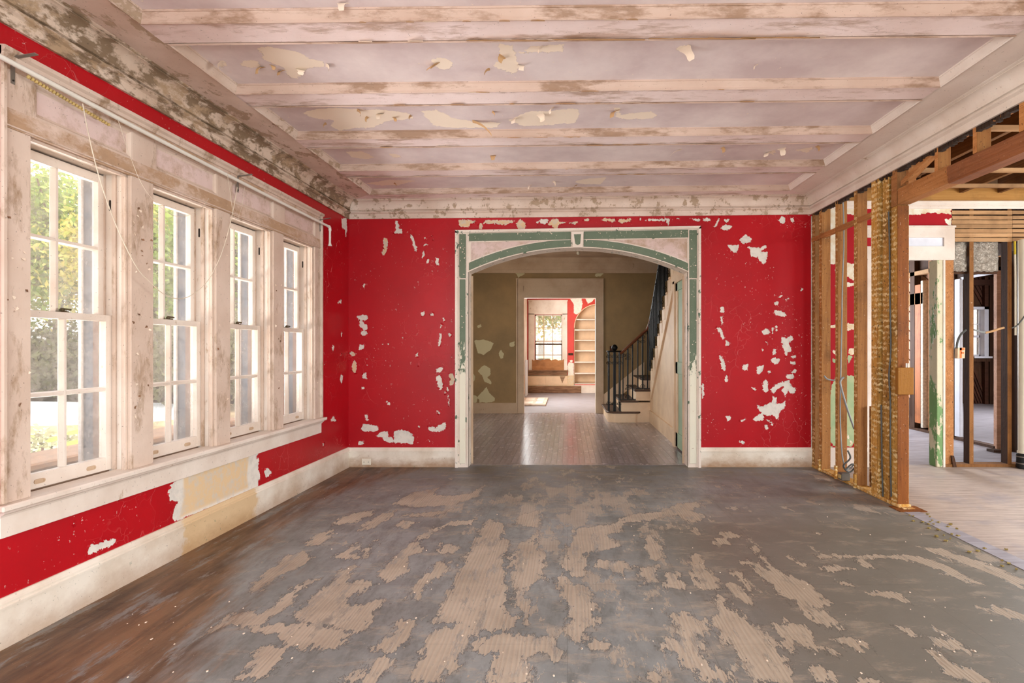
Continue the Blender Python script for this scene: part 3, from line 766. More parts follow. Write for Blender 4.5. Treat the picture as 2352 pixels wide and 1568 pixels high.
# small plinth mouldings at the inner corners of the arch
for x, sgn in ((AX0, 1), (AX1, -1)):
    MB(Bw).box(x-.006 if sgn > 0 else x-.02, x+.02 if sgn > 0 else x+.006, -.187, -.17, 0, 2.07).build('door_stop', MAT['hall_trim'], arch)

# ------------------------------------------------------------------ baseboards
def baseboard(name, fn, a0, a1, label, mat, h=.21):
    r = struct(name, label)
    MB(fn).box(a0, a1, 0, .018, 0, h-.045).build('board', mat, r)
    MB(fn).prism([(0, h-.045), (.026, h-.045), (.026, h-.036), (.021, h-.031), (.021, h-.022), (.016, h-.014), (.012, h-.003), (.008, h), (0, h)], lambda p, q, d: (d, p, q), a0, a1).build('cap_moulding', mat, r)
    return r
baseboard('baseboard_back', Bw, -2.345, -1.2, 'cream baseboard west of the arch, stained at the floor', MAT['base_back'])
baseboard('baseboard_back', Bw, 1.43, 2.62, 'chipped cream baseboard between the arch and the stud wall', MAT['base_back'])
baseboard('baseboard_left', Lw, .2, 6.06, 'long cream baseboard under the row of windows', MAT['base_west'], .215)

# ------------------------------------------------------------------ west wall with four windows
WY = [(2.514, 3.081), (3.243, 3.81), (3.966, 4.533), (4.689, 5.256)]
ZS, ZH = .615, 2.215
wall_l = struct('wall_left', 'red wall with a row of four windows, its plaster bared below them')
mas = MB(Lw)
mas.box(-2.6, 6.26, -.26, -.004, -.4, .58).box(-2.6, 6.26, -.26, -.004, 2.24, 3.2).box(-2.6, 2.49, -.26, -.004, .58, 2.24).box(5.28, 6.26, -.26, -.004, .58, 2.24)
for a, b in zip(WY[:-1], WY[1:]): mas.box(a[1]+.022, b[0]-.022, -.26, -.004, .58, 2.24)
mas.build('masonry', MAT['trim'], wall_l)
lw1 = polys('''1150 262 1640 95 1625 140 1645 150 1635 210 1652 260 1632 300 1640 330 1110 545 1090 530 1100 460 1130 420 1080 410 1060 370 1070 330 1095 300
555 700 600 690 640 670 735 655 735 680 690 705 640 720 580 745 575 765 555 765
1675 215 1700 205 1722 230 1715 245 1690 268 1678 250
2045 45 2055 45 2048 75
915 375 925 375 925 390 915 390
745 405 755 400 755 412 748 415
465 545 472 540 470 575 464 570''', 0, 1000, 2.761, on_left)
lw1 += polys('''1098 300 1105 292 1158 305 1160 440 1152 505 1138 500 1140 430 1105 410
1055 1250 1070 1215 1100 1215 1070 1260''', 560, 440, 4.9, on_left)
lw1 += polys('''1990 770 2005 765 2000 810
1980 1215 2000 1190 2020 1220 1995 1225
2045 940 2060 945 2050 1000 2040 970
2045 685 2055 690 2050 720
1950 1190 1965 1195 1950 1220
2030 500 2050 490 2045 515
1935 1345 1945 1350 1938 1375
2040 820 2050 815 2046 835
1945 870 1952 872 1948 884''', 0, 500, 2.6134, on_left)
lwt = polys('''1165 262 1580 120 1565 260 1575 330 1140 520 1165 400''', 0, 1000, 2.761, on_left)
skin('red_paint', MAT['red'], wall_l, rng(1.6, 6.075, .012), rng(.19, 2.70, .012), lambda a, b, h: np.stack([-2.35+.0146*(a-D)+h, a, b], 1),
     {'peel': lambda P: sdf(P, lw1, .1), 'tan': lambda P: np.clip(.5+sdf(P, lwt, .1)/.02, 0, 1)},
     keep=lambda c: ~((c[:, 0] > 2.41) & (c[:, 0] < 5.37) & (c[:, 1] > .49) & (c[:, 1] < 2.53)), lift=paint_lift)
sur = struct('trim_1', 'worn cream casing of the four windows with panelled frieze, sill and apron')
MB(Lw).box(2.395, 2.514, 0, .02, ZS, ZH).build('casing', MAT['trim'], sur, bevel=.002)
MB(Lw).box(2.37, 2.395, 0, .04, ZS, 2.55).build('back_band', MAT['trim'], sur, bevel=.006)
for a, b in zip(WY[:-1], WY[1:]): MB(Lw).box(a[1], b[0], 0, .02, ZS, ZH).build('mullion_casing', MAT['trim'], sur, bevel=.002)
MB(Lw).box(5.256, 5.356, 0, .02, ZS, ZH).build('casing', MAT['trim'], sur, bevel=.002)
MB(Lw).box(5.356, 5.385, 0, .04, ZS, 2.55).build('back_band', MAT['trim'], sur, bevel=.006)
MB(Lw).box(2.395, 5.356, 0, .023, ZH, 2.30).build('frieze_bottom_rail', MAT['trim_strip'], sur)
MB(Lw).box(2.395, 5.356, 0, .030, ZH+.006, ZH+.013).build('bead', MAT['trim'], sur, bevel=.002)
MB(Lw).box(2.395, 5.356, 0, .022, 2.462, 2.52).build('frieze_top_rail', MAT['trim_strip'], sur)
MB(Lw).prism([(0, 2.50), (.03, 2.505), (.036, 2.52), (.05, 2.53), (.05, 2.548), (0, 2.552)], lambda p, q, d: (d, p, q), 2.37, 5.39).build('frieze_cap', MAT['trim'], sur)
edges = [2.395] + [x for w in WY for x in (w[0]+.012, w[1]+.012)] + [5.356]
for k in range(0, 10, 2): MB(Lw).box(edges[k], edges[k+1], 0, .022, 2.30, 2.462).build('frieze_block', MAT['trim'], sur)
for y0, y1 in WY:
    a, b = y0+.012, y1+.012
    MB(Lw).box(a, b, 0, .006, 2.30, 2.462).build('frieze_panel', MAT['spandrel'], sur)
    mo = MB(Lw)
    pr = [(0, .022), (.012, .020), (.02, .010), (.03, .006)]
    P4 = [(a, 2.30), (b, 2.30), (b, 2.462), (a, 2.462), (a, 2.30)]
    rings = []
    for i, (yy, zz) in enumerate(P4):
        sy = 1 if yy == a else -1; sz = 1 if zz == 2.30 else -1
        rings.append([(yy+sy*o, v, zz+sz*o) for o, v in pr])
    mo.strip(rings).build('panel_moulding', MAT['trim'], sur)
MB(Lw).box(2.35, 5.42, -.07, .062, .587, ZS).build('sill', MAT['trim_clean'], sur, bevel=.006)
MB(Lw).box(2.38, 5.39, 0, .020, .47, .587).build('apron', MAT['trim_clean'], sur, bevel=.002)
MB(Lw).prism([(0, .587), (.045, .587), (.04, .576), (.028, .568), (.024, .560), (0, .558)], lambda p, q, d: (d, p, q), 2.375, 5.395).build('apron_moulding', MAT['trim_clean'], sur)

def stadium(c, w, h, n=8):
    """closed outline of an oval with straight sides; returns 2-D points"""
    out = []
    for k in range(n+1): t = -PI/2+PI*k/n; out.append((c[0]+w/2-h/2+h/2*math.cos(t), c[1]+h/2*math.sin(t)))
    for k in range(n+1): t = PI/2+PI*k/n; out.append((c[0]-w/2+h/2+h/2*math.cos(t), c[1]+h/2*math.sin(t)))
    return out
def sash(parent, name, y0, y1, z0, z1, v0, v1, bottom, top, stile=.043, mun=.026, open_z=None):
    f = MB(Lw)
    s = f.build  # frame as one joined part: stiles, rails
    f.box(y0, y0+stile, v0, v1, z0, z1).box(y1-stile, y1, v0, v1, z0, z1).box(y0+stile, y1-stile, v0, v1, z0, z0+bottom).box(y0+stile, y1-stile, v0, v1, z1-top, z1)
    sa = f.build(name, MAT['trim_clean'], parent, bevel=.002)
    ym, zm = (y0+y1)/2, (z0+bottom+z1-top)/2
    mm = MB(Lw)
    mm.hexa([(ym-mun/2, v0+.004, z0+bottom), (ym+mun/2, v0+.004, z0+bottom), (ym+mun*.28, v1-.002, z0+bottom), (ym-mun*.28, v1-.002, z0+bottom), (ym-mun/2, v0+.004, z1-top), (ym+mun/2, v0+.004, z1-top), (ym+mun*.28, v1-.002, z1-top), (ym-mun*.28, v1-.002, z1-top)])
    mm.build('muntin', MAT['trim_clean'], sa, bevel=.002)
    for ya, yb in ((y0+stile, ym-mun*.3), (ym+mun*.3, y1-stile)):
        MB(Lw).hexa([(ya, v0+.004, zm-mun/2), (yb, v0+.004, zm-mun/2), (yb, v1-.003, zm-mun*.28), (ya, v1-.003, zm-mun*.28), (ya, v0+.004, zm+mun/2), (yb, v0+.004, zm+mun/2), (yb, v1-.003, zm+mun*.28), (ya, v1-.003, zm+mun*.28)]).build('muntin', MAT['trim_clean'], sa)
    vg = v0+.008
    for ya, yb in ((y0+stile, ym-.004), (ym+.004, y1-stile)):
        for za, zb in ((z0+bottom, zm-.004), (zm+.004, z1-top)):
            MB(Lw).box(ya-.002, yb+.002, vg, vg+.003, za-.002, zb+.002).build('pane', MAT['glass'], sa)
    # putty bevel round the glass
    return sa
for n, (y0, y1) in enumerate(WY):
    w = struct('window_%d' % (n+1), ['first and nearest four over four sash window by the camera', 'second sash window with a cord hanging across it', 'third sash window along the row', 'fourth sash window beside the red corner'][n])
    lo = sash(w, 'lower_sash', y0+.002, y1-.002, ZS+.004, 1.452, -.116, -.08, .07, .034)
    up = sash(w, 'upper_sash', y0+.002, y1-.002, 1.42, 2.207, -.156, -.121, .034, .045)
    jb = MB(Lw).box(y0-.021, y0, -.25, 0, .58, 2.237); jb.box(y1, y1+.021, -.25, 0, .58, 2.237); jb.box(y0, y1, -.25, 0, ZH, 2.237)
    jb.build('jamb', MAT['trim_clean'], w)
    for yy, d in ((y0, 1), (y1, -1)):
        MB(Lw).prism([(0, 0), (d*.014, 0), (d*.014, -.008), (d*.010, -.012), (d*.012, -.022), (d*.005, -.03), (0, -.03)], lambda p, q, t, yy=yy: (yy+p, q, t), ZS, ZH).build('stop_moulding', MAT['trim'], w)
        MB(Lw).box(yy if d > 0 else yy-.012, yy+.012 if d > 0 else yy, -.121, -.117, 1.455, ZH).build('parting_bead', MAT['trim'], w)
        MB(Lw).box(yy if d > 0 else yy-.009, yy+.009 if d > 0 else yy, -.079, -.058, ZS, ZH).build('stop_bead', MAT['trim'], w)
    MB(Lw).prism([(0, 0), (0, -.014), (-.008, -.014), (-.012, -.010), (-.022, -.012), (-.03, -.005), (-.03, 0)], lambda p, q, t: (t, p, ZH+q), y0, y1).build('head_stop', MAT['trim'], w)
    for f in (.22, .72):
        c = (y0+(y1-y0)*f+.02, ZS+.036); o1, o2 = stadium(c, .056, .022), stadium(c, .044, .012)
        li = MB(Lw).strip([[(p[0], -.08, p[1]) for p in o1], [(p[0], -.0765, p[1]) for p in o1], [(p[0], -.0765, p[1]) for p in o2], [(p[0], -.0795, p[1]) for p in o2]], True, True)
        li.build('sash_lift', MAT['hall_trim'], lo, smooth=True)
    ym = (y0+y1)/2
    lk = MB(Lw).box(ym-.022, ym+.022, -.112, -.085, 1.452, 1.458); lk.lathe((ym, -.1, 1.458), [(.011, 0), (.012, .008), (.007, .013)], 10)
    lk.hexa([(ym-.004, -.104, 1.464), (ym+.036, -.094, 1.462), (ym+.036, -.086, 1.462), (ym-.004, -.096, 1.464), (ym-.004, -.104, 1.474), (ym+.038, -.094, 1.470), (ym+.038, -.086, 1.470), (ym-.004, -.096, 1.474)])
    lk.build('sash_lock', MAT['brass'], lo)
    sl = MB(Lw).prism(stadium((2.05, -.095), .06, .011), lambda p, q, d: (d, q, p), y1-.0012, y1+.004); sl.build('pulley_slot', MAT['slot'], w)
    MB(Lw).box(y1-.004, y1+.02, -.185, -.157, ZS, ZH).build('outer_stop', MAT['reveal_wood'], w)
    MB(Lw).box(y1-.002, y1+.02, -.238, -.185, ZS-.02, ZH).build('outer_reveal', MAT['reveal'], w)
    MB(Lw).box(y1-.012, y1+.02, -.262, -.238, ZS-.03, ZH).build('brick_mould', MAT['mould_out'], w, bevel=.004)
    MB(Lw).box(y0-.02, y1+.02, -.25, -.157, ZH-.012, ZH).build('outer_head', MAT['reveal'], w)
    MB(Lw).box(y0-.02, y1+.02, -.30, -.10, .56, ZS-.002).build('outer_sill', MAT['brick_cap'], w)

# curtain pole
rod = thing('curtain_pole', 'long white plastic pipe hung as a curtain pole above the windows', 'curtain pole', (XL(3.9)+.08, 3.9, 2.45))
pp = [Lw(2.0+3.42*k/12, .075, 2.478-.04*k/12-.008*math.sin(PI*k/12)) for k in range(13)]
MB().tube(pp, .0115, 10).build('pipe', MAT['pvc'], rod, smooth=True)
e0 = Vector(pp[-1])
MB().tube([e0+Vector((0, -.01, 0)), e0+Vector((0, .012, 0)), e0+Vector((0, .022, -.006)), e0+Vector((0, .026, -.02)), e0+Vector((0, .026, -.035))], .0145, 10).build('elbow', MAT['pvc'], rod, smooth=True)
MB().tube([e0+Vector((0, .026, -.03)), e0+Vector((0, .026, -.155)), e0+Vector((0, .026, -.16))], [.010, .010, .010], 10).build('drop_pipe', MAT['pvc'], rod, smooth=True)
MB().lathe(tuple(e0+Vector((0, .026, -.182))), [(.019, 0), (.019, .006), (.012, .02), (.012, .03)], 12).build('end_collar', MAT['pvc'], rod, smooth=True)
for yb in (2.43, 4.05, 5.35):
    zb = 2.478-.04*(yb-2.0)/3.42
    br = MB(Lw); br.box(yb-.009, yb+.009, .02, .024, zb-.065, zb+.045); br.hexa([(yb-.009, .02, zb+.045), (yb+.009, .02, zb+.045), (yb+.009, .125, zb+.062), (yb-.009, .125, zb+.062), (yb-.009, .02, zb+.049), (yb+.009, .02, zb+.049), (yb+.009, .125, zb+.066), (yb-.009, .125, zb+.066)])
    b_ = br.build('bracket', MAT['galv'], rod)
    MB(Lw).lathe((yb, .024, zb-.05), [(.004, 0), (.004, .003), (.001, .004)], 8, 'y').build('screw', MAT['slot'], b_)
# braid and cords
bd = MB(Lw); 
for k in range(26):
    y = 2.46+.4*k/25*1.05; bd.lathe((y, .062, 2.452-.0016*k), [(.002, -.006), (.0085, -.003), (.0085, .003), (.002, .006)], 6, 'x')
o = bd.build('hanging_braid', MAT['gilt'], smooth=True); o['label'] = 'gilt beaded braid drooping along under the white pole'; o['category'] = 'braid'; o['kind'] = 'thing'
def on_v(px, py, v):                               # point of the plane v metres inside the west wall
    y = F*(2.35+.0146*D-v)/(CX+F*.0146-px); return (XL(y)+v, y, EYE+(CY-py)*y/F)
def spline(P, n=8):
    P = [Vector(p) for p in P]; out = []
    for i in range(len(P)-1):
        a, b, c, d = P[max(i-1, 0)], P[i], P[i+1], P[min(i+2, len(P)-1)]
        for k in range(n):
            t = k/n; out.append(.5*((2*b)+(c-a)*t+(2*a-5*b+4*c-d)*t*t+(3*b-a-3*c+d)*t*t*t))
    return out + [P[-1]]
def cord(name, pts, r, mat, label, cat='cord'):
    o = MB().tube(spline(pts), r, 6).build(name, mat, smooth=True); o['label'] = label; o['category'] = cat; return o
cord('window_cord', [on_v(*p, .09) for p in ((190, 238), (206, 320), (232, 420), (268, 520), (312, 610), (345, 648), (378, 676), (415, 686), (448, 672), (480, 640), (506, 590), (525, 530), (538, 470), (545, 430))], .0024, MAT['cord'], 'pale cord looping from the curtain pole down across the second window')
cord('window_cord', [on_v(*p, .08) for p in ((190, 238), (196, 245), (230, 252), (268, 272), (292, 340), (330, 430), (380, 485), (420, 497), (460, 480), (480, 455))], .0012, MAT['cord'], 'thin thread sagging from the pole over the head of the second window')
cord('window_cord', [on_v(*p, .085) for p in ((522, 398), (528, 440), (536, 490), (545, 505), (556, 470), (562, 430))], .0012, MAT['cord'], 'short pale loop of thread at the pole over the third window')

# ------------------------------------------------------------------ ceiling
ceil = struct('ceiling', 'coffered plaster ceiling of pale lavender panels and flaking cream beams')
FAR = [2.165, 2.925, 3.685, 4.445, 5.205]; BW = .185; ZB, ZP = 2.845, 2.89
CL, CR, CB = (lambda y: XL(y)+.333), (lambda y: XR(y)-.342), 5.79
MB(Cw).box(-2.75, 2.75, -2.6, 6.26, 2.925, 3.2).build('slab', MAT['beam'], ceil)
MB(Cw).box(-2.4, 2.7, -2.6, 1.9, 2.86, 2.924).build('near_panels', MAT['beam'], ceil)
CP = polys('''690 260 750 250 800 260 900 280 960 310 1040 330 1060 355 1020 360 950 370 930 400 900 425 860 420 830 390 850 370 780 350 720 320
590 340 640 320 700 330 690 360 620 360
480 330 505 325 520 345 490 375
1620 320 1700 310 1750 340 1730 370 1690 380 1640 350
1990 240 2060 240 2080 300 2100 350 2080 400 1980 370 1950 360 2000 320 1990 280
2090 290 2160 250 2340 240 2330 280 2200 280
920 610 1000 590 1100 580 1230 590 1350 590 1500 610 1530 640 1400 650 1300 690 1220 690 1130 705 1080 680 1100 650 1000 640
1570 600 1650 590 1750 640 1890 660 2000 660 1980 690 1750 690 1640 680 1600 640
2040 650 2150 600 2250 600 2352 590 2352 665 2200 680 2120 680
1160 820 1250 815 1320 850 1280 860 1200 850
1390 830 1440 830 1470 850 1420 850
1270 990 1400 970 1540 975 1450 1000 1330 1000''', 300, 0, 2.352, on_ceil)
CP += polys('''0 560 60 555 70 590 40 630 0 640
245 550 280 555 280 590 340 580 440 570 470 590 440 610 290 610 260 600
40 930 120 915 210 910 180 945 70 945
570 240 625 225 610 255 570 265
1030 780 1075 770 1070 795
1180 770 1280 750 1240 785''', 1300, 0, 2.236, on_ceil)
skin('coffer_panels', MAT['ceiling'], ceil, rng(-2.1, 2.4, .02), rng(1.85, 5.88, .02), lambda a, b, h: np.stack([a, b, ZP+.0102*(a+2.35)-h], 1), {'peel': lambda P: sdf(P, CP, .1)}, lift=paint_lift)
for f in FAR:
    MB(Cw).box(CL(f)-.02, CR(f)+.02, f-BW, f, ZB, ZP+.02).build('beam', MAT['beam'], ceil, bevel=.003)
# border soffits
MB(Cw).hexa([(XL(1.7)+.08, 1.7, ZB), (CL(1.7), 1.7, ZB), (CL(CB), CB, ZB), (XL(6.0)+.08, 6.0, ZB), (XL(1.7)+.08, 1.7, ZP+.02), (CL(1.7), 1.7, ZP+.02), (CL(CB), CB, ZP+.02), (XL(6.0)+.08, 6.0, ZP+.02)]).build('border_soffit', MAT['cornice'], ceil)
MB(Cw).hexa([(CR(1.7), 1.7, ZB), (XR(1.7)-.08, 1.7, ZB), (XR(6.0)-.08, 6.0, ZB), (CR(CB), CB, ZB), (CR(1.7), 1.7, ZP+.02), (XR(1.7)-.08, 1.7, ZP+.02), (XR(6.0)-.08, 6.0, ZP+.02), (CR(CB), CB, ZP+.02)]).build('border_soffit', MAT['mould_clean'], ceil)
MB(Cw).hexa([(XL(6.0)+.08, 6.0, ZB), (CL(CB), CB, ZB), (CR(CB), CB, ZB), (XR(6.0)-.08, 6.0, ZB), (XL(6.0)+.08, 6.0, ZP+.02), (CL(CB), CB, ZP+.02), (CR(CB), CB, ZP+.02), (XR(6.0)-.08, 6.0, ZP+.02)]).build('border_soffit', MAT['beam'], ceil)
# mouldings inside each coffer: profile (distance into the coffer, height)
MP = [(0, ZB), (-.004, ZB-.006), (.004, ZB-.009), (.010, ZB-.004), (.010, ZB+.002), (.014, ZB+.006), (.020, ZB+.018), (.027, ZB+.027), (.031, ZB+.034), (.036, ZB+.035), (.038, ZB+.046)]
cells = [(1.6, FAR[0]-BW)] + [(FAR[k], FAR[k+1]-BW) for k in range(4)] + [(FAR[4], CB)]
for ya, yb in cells:
    def corner(yy, sy, side): return [((CL(yy)+o if side < 0 else CR(yy)-o), yy+sy*o, h) for o, h in MP]
    q = {(-1, 0): corner(ya, 1, -1), (1, 0): corner(ya, 1, 1), (-1, 1): corner(yb, -1, -1), (1, 1): corner(yb, -1, 1)}
    for A, B_, mt in (((-1, 1), (1, 1), 'beam_mould_shaded'), ((1, 0), (-1, 0), 'beam_mould_shaded'), ((-1, 0), (-1, 1), 'cornice'), ((1, 1), (1, 0), 'mould_clean')):
        MB(Cw).strip([q[A], q[B_]]).build('coffer_moulding', MAT[mt], ceil, smooth=True)
# cornices: profile (from the wall, height)
PROF = [(0, 2.655), (.016, 2.655), (.018, 2.66), (.018, 2.704), (.024, 2.708), (.036, 2.711), (.042, 2.717), (.041, 2.726), (.034, 2.731), (.020, 2.733), (.020, 2.743), (.034, 2.746)]
for k in range(9):
    t = PI/2*k/8; PROF.append((.104-.072*math.cos(t), 2.748+.082*math.sin(t)))
PROF += [(.098, 2.833), (.098, 2.838), (.114, 2.840), (.121, 2.846), (.120, 2.854), (.105, 2.862)]
def cornice(name, label, A, B_, mat):
    r = struct(name, label); MB(Cw).strip([A, B_]).build('moulding', mat, r, smooth=True); return r
wl = lambda y: [(XL(D-v if y is None else y)+v, D-v if y is None else y, z) for v, z in PROF]
wr = lambda y: [(XR(D-v if y is None else y)-v, D-v if y is None else y, z) for v, z in PROF]
cornice('trim_2', 'grimy cream cove cornice running above the windows', wl(.5), wl(None), MAT['cornice_west'])
cornice('trim_3', 'cream cove cornice above the arch wall', wl(None), wr(None), MAT['cornice'])
cornice('trim_4', 'pale cream cove cornice above the open stud wall', wr(None), wr(.5), MAT['trim_clean'])
# curled paint hanging from the ceiling
def flake(px, py, L, wd, ang, curl, mat, drop=.0):
    x, y = on_ceil(px, py); z0 = ZP+T(x)-.002-drop; d = Vector((math.cos(ang), math.sin(ang), 0)); s = Vector((-d.y, d.x, 0)); rings = []
    p = Vector((x, y, z0)); a = .25
    n = 7
    for k in range(n):
        w = wd*(1-.55*(k/n))*(.8+.4*random.random()); rings.append([tuple(p-s*w/2), tuple(p+s*w/2), tuple(p+s*w/2+Vector((0, 0, .0015))), tuple(p-s*w/2+Vector((0, 0, .0015)))])
        p = p + (d*math.cos(a)-Vector((0, 0, 1))*math.sin(a))*(L/n); a += curl/n
    MB().strip(rings, True, True).build('paint_flake', mat, ceil, smooth=True)
for px, py, L, wd, ang, cu, dk in ((512, 145, .07, .06, 3.6, 2.6, 0), (604, 155, .09, .035, 4.4, 1.8, 1), (748, 148, .05, .05, .4, 2.4, 0), (648, 163, .05, .05, 4.2, 2.0, 1), (690, 160, .06, .05, 5.2, 2.2, 0), (625, 150, .05, .03, 5.5, 2, 1), (1000, 150, .07, .10, 3.9, 1.2, 1), (1125, 158, .06, .03, 3.2, 1.6, 1), (1195, 150, .06, .05, 5.0, 2.2, 0), (1245, 108, .05, .04, 3.5, 2.2, 0), (1155, 128, .05, .05, 2.6, 2.2, 1),
        (820, 252, .06, .05, .4, 2.4, 1), (875, 262, .08, .05, 4.5, 1.8, 0), (905, 270, .05, .03, 5.4, 2, 1), (750, 283, .05, .04, 3.4, 2.2, 1), (845, 268, .05, .03, 2.8, 2.4, 1), (1085, 278, .20, .06, .1, 1.0, 1), (1240, 262, .07, .06, .9, 2.4, 0), (1270, 248, .06, .05, 3.6, 2.4, 0), (1185, 273, .06, .06, 3.9, 2.0, 0), (1130, 256, .05, .03, .3, 2.5, 1), (945, 265, .04, .03, 3.1, 2, 1),
        (1133, 357, .07, .05, 4.7, 2.4, 1), (1570, 108, .10, .08, .6, 1.2, 0), (1415, 255, .09, .06, 3.9, 1.8, 1), (1565, 343, .14, .03, 3.3, .8, 0), (1658, 338, .06, .05, .5, 2.4, 1), (1765, 350, .07, .07, 3.8, 1.6, 0), (1795, 340, .08, .06, .9, 1.8, 0), (1740, 148, .05, .02, 3.5, 1.8, 0), (1875, 335, .06, .04, .2, 2.0, 1), (905, 420, .05, .04, .5, 2.2, 1), (1220, 425, .07, .05, 3.7, 2.0, 0), (1270, 416, .06, .05, .3, 2.2, 0), (1325, 425, .08, .04, 3.4, 1.6, 1), (790, 8, .07, .05, 4.6, 2.4, 0), (1255, 34, .05, .05, .5, 2.4, 0)):
    flake(px, py, L, wd, ang, cu, MAT['flake_dark' if dk else 'flake'])
def beam_flake(f, x, L, h, dk):                    # paint edge lifting off the far lower edge of a beam
    z = ZB+T(x)-.001; r = []
    for k in range(7):
        t = k/6; w = h*math.sin(PI*t)*(.7+.6*random.random())+.004
        r.append([(x+L*t, f+.002, z), (x+L*t, f-.012-w*.3, z-.003-w*.12), (x+L*t, f-.010-w, z-.004-w*.5), (x+L*t, f-.012-w, z-.006-w*.5), (x+L*t, f-.014-w*.3, z-.006-w*.12), (x+L*t, f, z-.003)])
    MB().strip(r, True, True).build('paint_flake', MAT['flake_dark' if dk else 'flake'], ceil, smooth=True)
for i, f in enumerate(FAR[1:]):
    for k in range([26, 14, 12, 9][i]):
        x = random.uniform(-1.5, 1.4) if k % 2 else random.uniform(-.7, .9)
        beam_flake(f if k % 3 else f-BW+.012, x, random.uniform(.03, .13), random.uniform(.006, .022), random.random() < .6)
for x, L, h in ((-.45, .35, .02), (-.1, .5, .03), (.42, .55, .035), (1.0, .3, .02)): beam_flake(FAR[1], x, L, h, 1)

# curled flakes standing off the walls and casings
def wall_flake(fn, a, z, da, dz, w, lift_, mat, parent, v=0.0):
    """a chip hinged at (a, z) curling off the wall towards (da, dz)"""
    n = math.hypot(da, dz) or 1; sa, sz = -dz/n*w/2, da/n*w/2; rings = []
    for t, l_, k in ((0, 0, 1), (.45, .35, .9), (.8, .8, .6), (1, 1.25, .2)):
        p = (a+da*t, v+.0012+lift_*l_, z+dz*t)
        rings.append([(p[0]-sa*k, p[1], p[2]-sz*k), (p[0]+sa*k, p[1], p[2]+sz*k), (p[0]+sa*k, p[1]+.0008, p[2]+sz*k), (p[0]-sa*k, p[1]+.0008, p[2]-sz*k)])
    MB(fn).strip(rings, True, True).build('paint_flake', mat, parent, smooth=True)
rf_ = random.Random(5)
for q in whp + tanp:
    c = q.mean(0); size = float(np.linalg.norm(q-c, axis=1).mean())
    if size < .018: continue
    for k in rf_.sample(range(len(q)), min(len(q), 2 if size < .06 else 4)):
        d = (c-q[k]); d = d/np.linalg.norm(d); L = rf_.uniform(.006, .02)
        wall_flake(Bw, q[k][0]-d[0]*.004, q[k][1]-d[1]*.004, d[0]*L, d[1]*L, rf_.uniform(.012, .035), rf_.uniform(.003, .010), MAT['red_flake'], wall_b)
for q in lw1:
    c = q.mean(0)
    for k in rf_.sample(range(len(q)), min(len(q), 3)):
        d = (c-q[k]); d = d/np.linalg.norm(d); L = rf_.uniform(.006, .018)
        if q[k][1] > .5 and 2.4 < q[k][0] < 5.37: continue
        wall_flake(Lw, q[k][0]-d[0]*.004, q[k][1]-d[1]*.004, d[0]*L, d[1]*L, rf_.uniform(.01, .03), rf_.uniform(.003, .010), MAT['red_flake'], wall_l)
for k in range(70):
    y0, y1 = rf_.choice([(3.085, 3.24), (3.085, 3.24), (3.085, 3.24), (3.815, 3.96), (2.40, 2.51), (4.54, 4.68), (5.26, 5.35)])
    z = rf_.uniform(.9, 2.2); u = rf_.uniform(y0, y1); a = rf_.uniform(0, 6.28); L = rf_.uniform(.006, .018)
    wall_flake(Lw, u, z, L*math.cos(a)*.5, L*math.sin(a), rf_.uniform(.006, .022), rf_.uniform(.003, .008), MAT['flake' if k % 3 else 'rot'], sur, .02)
for k in range(60):
    x, z = rf_.choice([(rf_.uniform(-1.18, -1.08), rf_.uniform(.2, 2.4)), (rf_.uniform(1.30, 1.41), rf_.uniform(.2, 2.4)), (rf_.uniform(-1.1, 1.3), 2.50+rf_.uniform(-.01, .04))])
    a = rf_.uniform(0, 6.28); L = rf_.uniform(.006, .02)
    wall_flake(Bw, x, z, L*math.cos(a)*.5, L*math.sin(a), rf_.uniform(.006, .02), rf_.uniform(.003, .007), MAT['flake'], arch, .034)
# ------------------------------------------------------------------ open stud wall on the east side
wall_r = struct('wall_right', 'east wall stripped to its old studs, header and plates')
def two_tone(mb, name, m_body, m_face, parent, axis=(-1, 0, 0), extra=None, **kw):
    """box-like timber whose side towards axis carries another material (the side the lath was nailed to)"""
    o = mb.build(name, m_body, parent, **kw); o.data.materials.append(m_face)
    if extra: o.data.materials.append(extra[1])
    a = Vector(axis)
    for p in o.data.polygons:
        if p.normal.dot(a) > .7: p.material_index = 1
        elif extra and p.normal.dot(Vector(extra[0])) > .7: p.material_index = 2
    return o
SZ = 2.80
for a, b in ((5.99, 6.06), (5.835, 5.897), (5.498, 5.548), (5.136, 5.197)):
    two_tone(MB(Rw).box(a, b, -.092, 0, .03, SZ), 'stud', MAT['stud_side'], MAT['stud'], wall_r, bevel=.003)
two_tone(MB(Rw).box(4.815, 4.906, -.092, 0, .03, SZ), 'stud', MAT['post'], MAT['post'], wall_r, bevel=.003)
two_tone(MB(Rw).box(4.783, 4.811, -.092, .004, .03, SZ), 'stud', MAT['post'], MAT['post'], wall_r, bevel=.002)
two_tone(MB(Rw).box(4.665, 4.757, -.092, -.012, .03, SZ), 'stud', MAT['post'], MAT['post'], wall_r, bevel=.003)
two_tone(MB(Rw).box(4.522, 4.612, -.092, 0, .012, 2.415), 'post', MAT['post'], MAT['post'], wall_r, extra=((0, -1, 0), MAT['post_face']), bevel=.003)
two_tone(MB(Rw).box(4.53, 4.612, -.092, 0, 2.415, SZ), 'stud', MAT['stud_side'], MAT['header_raw'], wall_r, bevel=.003)
MB(Rw).box(4.60, 4.82, -.088, -.055, .03, 2.8).build('dark_gap_filler', MAT['joist_dark'], wall_r)  # dark strip added so the gaps between the studs read as shade
MB(Rw).box(4.5, 6.07, -.095, .004, 0, .03).build('bottom_plate', MAT['post'], wall_r, bevel=.003)
for u in (5.85, 5.50, 5.14): MB(Rw).box(u, u+.03, 0, .022, .0, .13).build('cleat', MAT['post'], wall_r, bevel=.002)
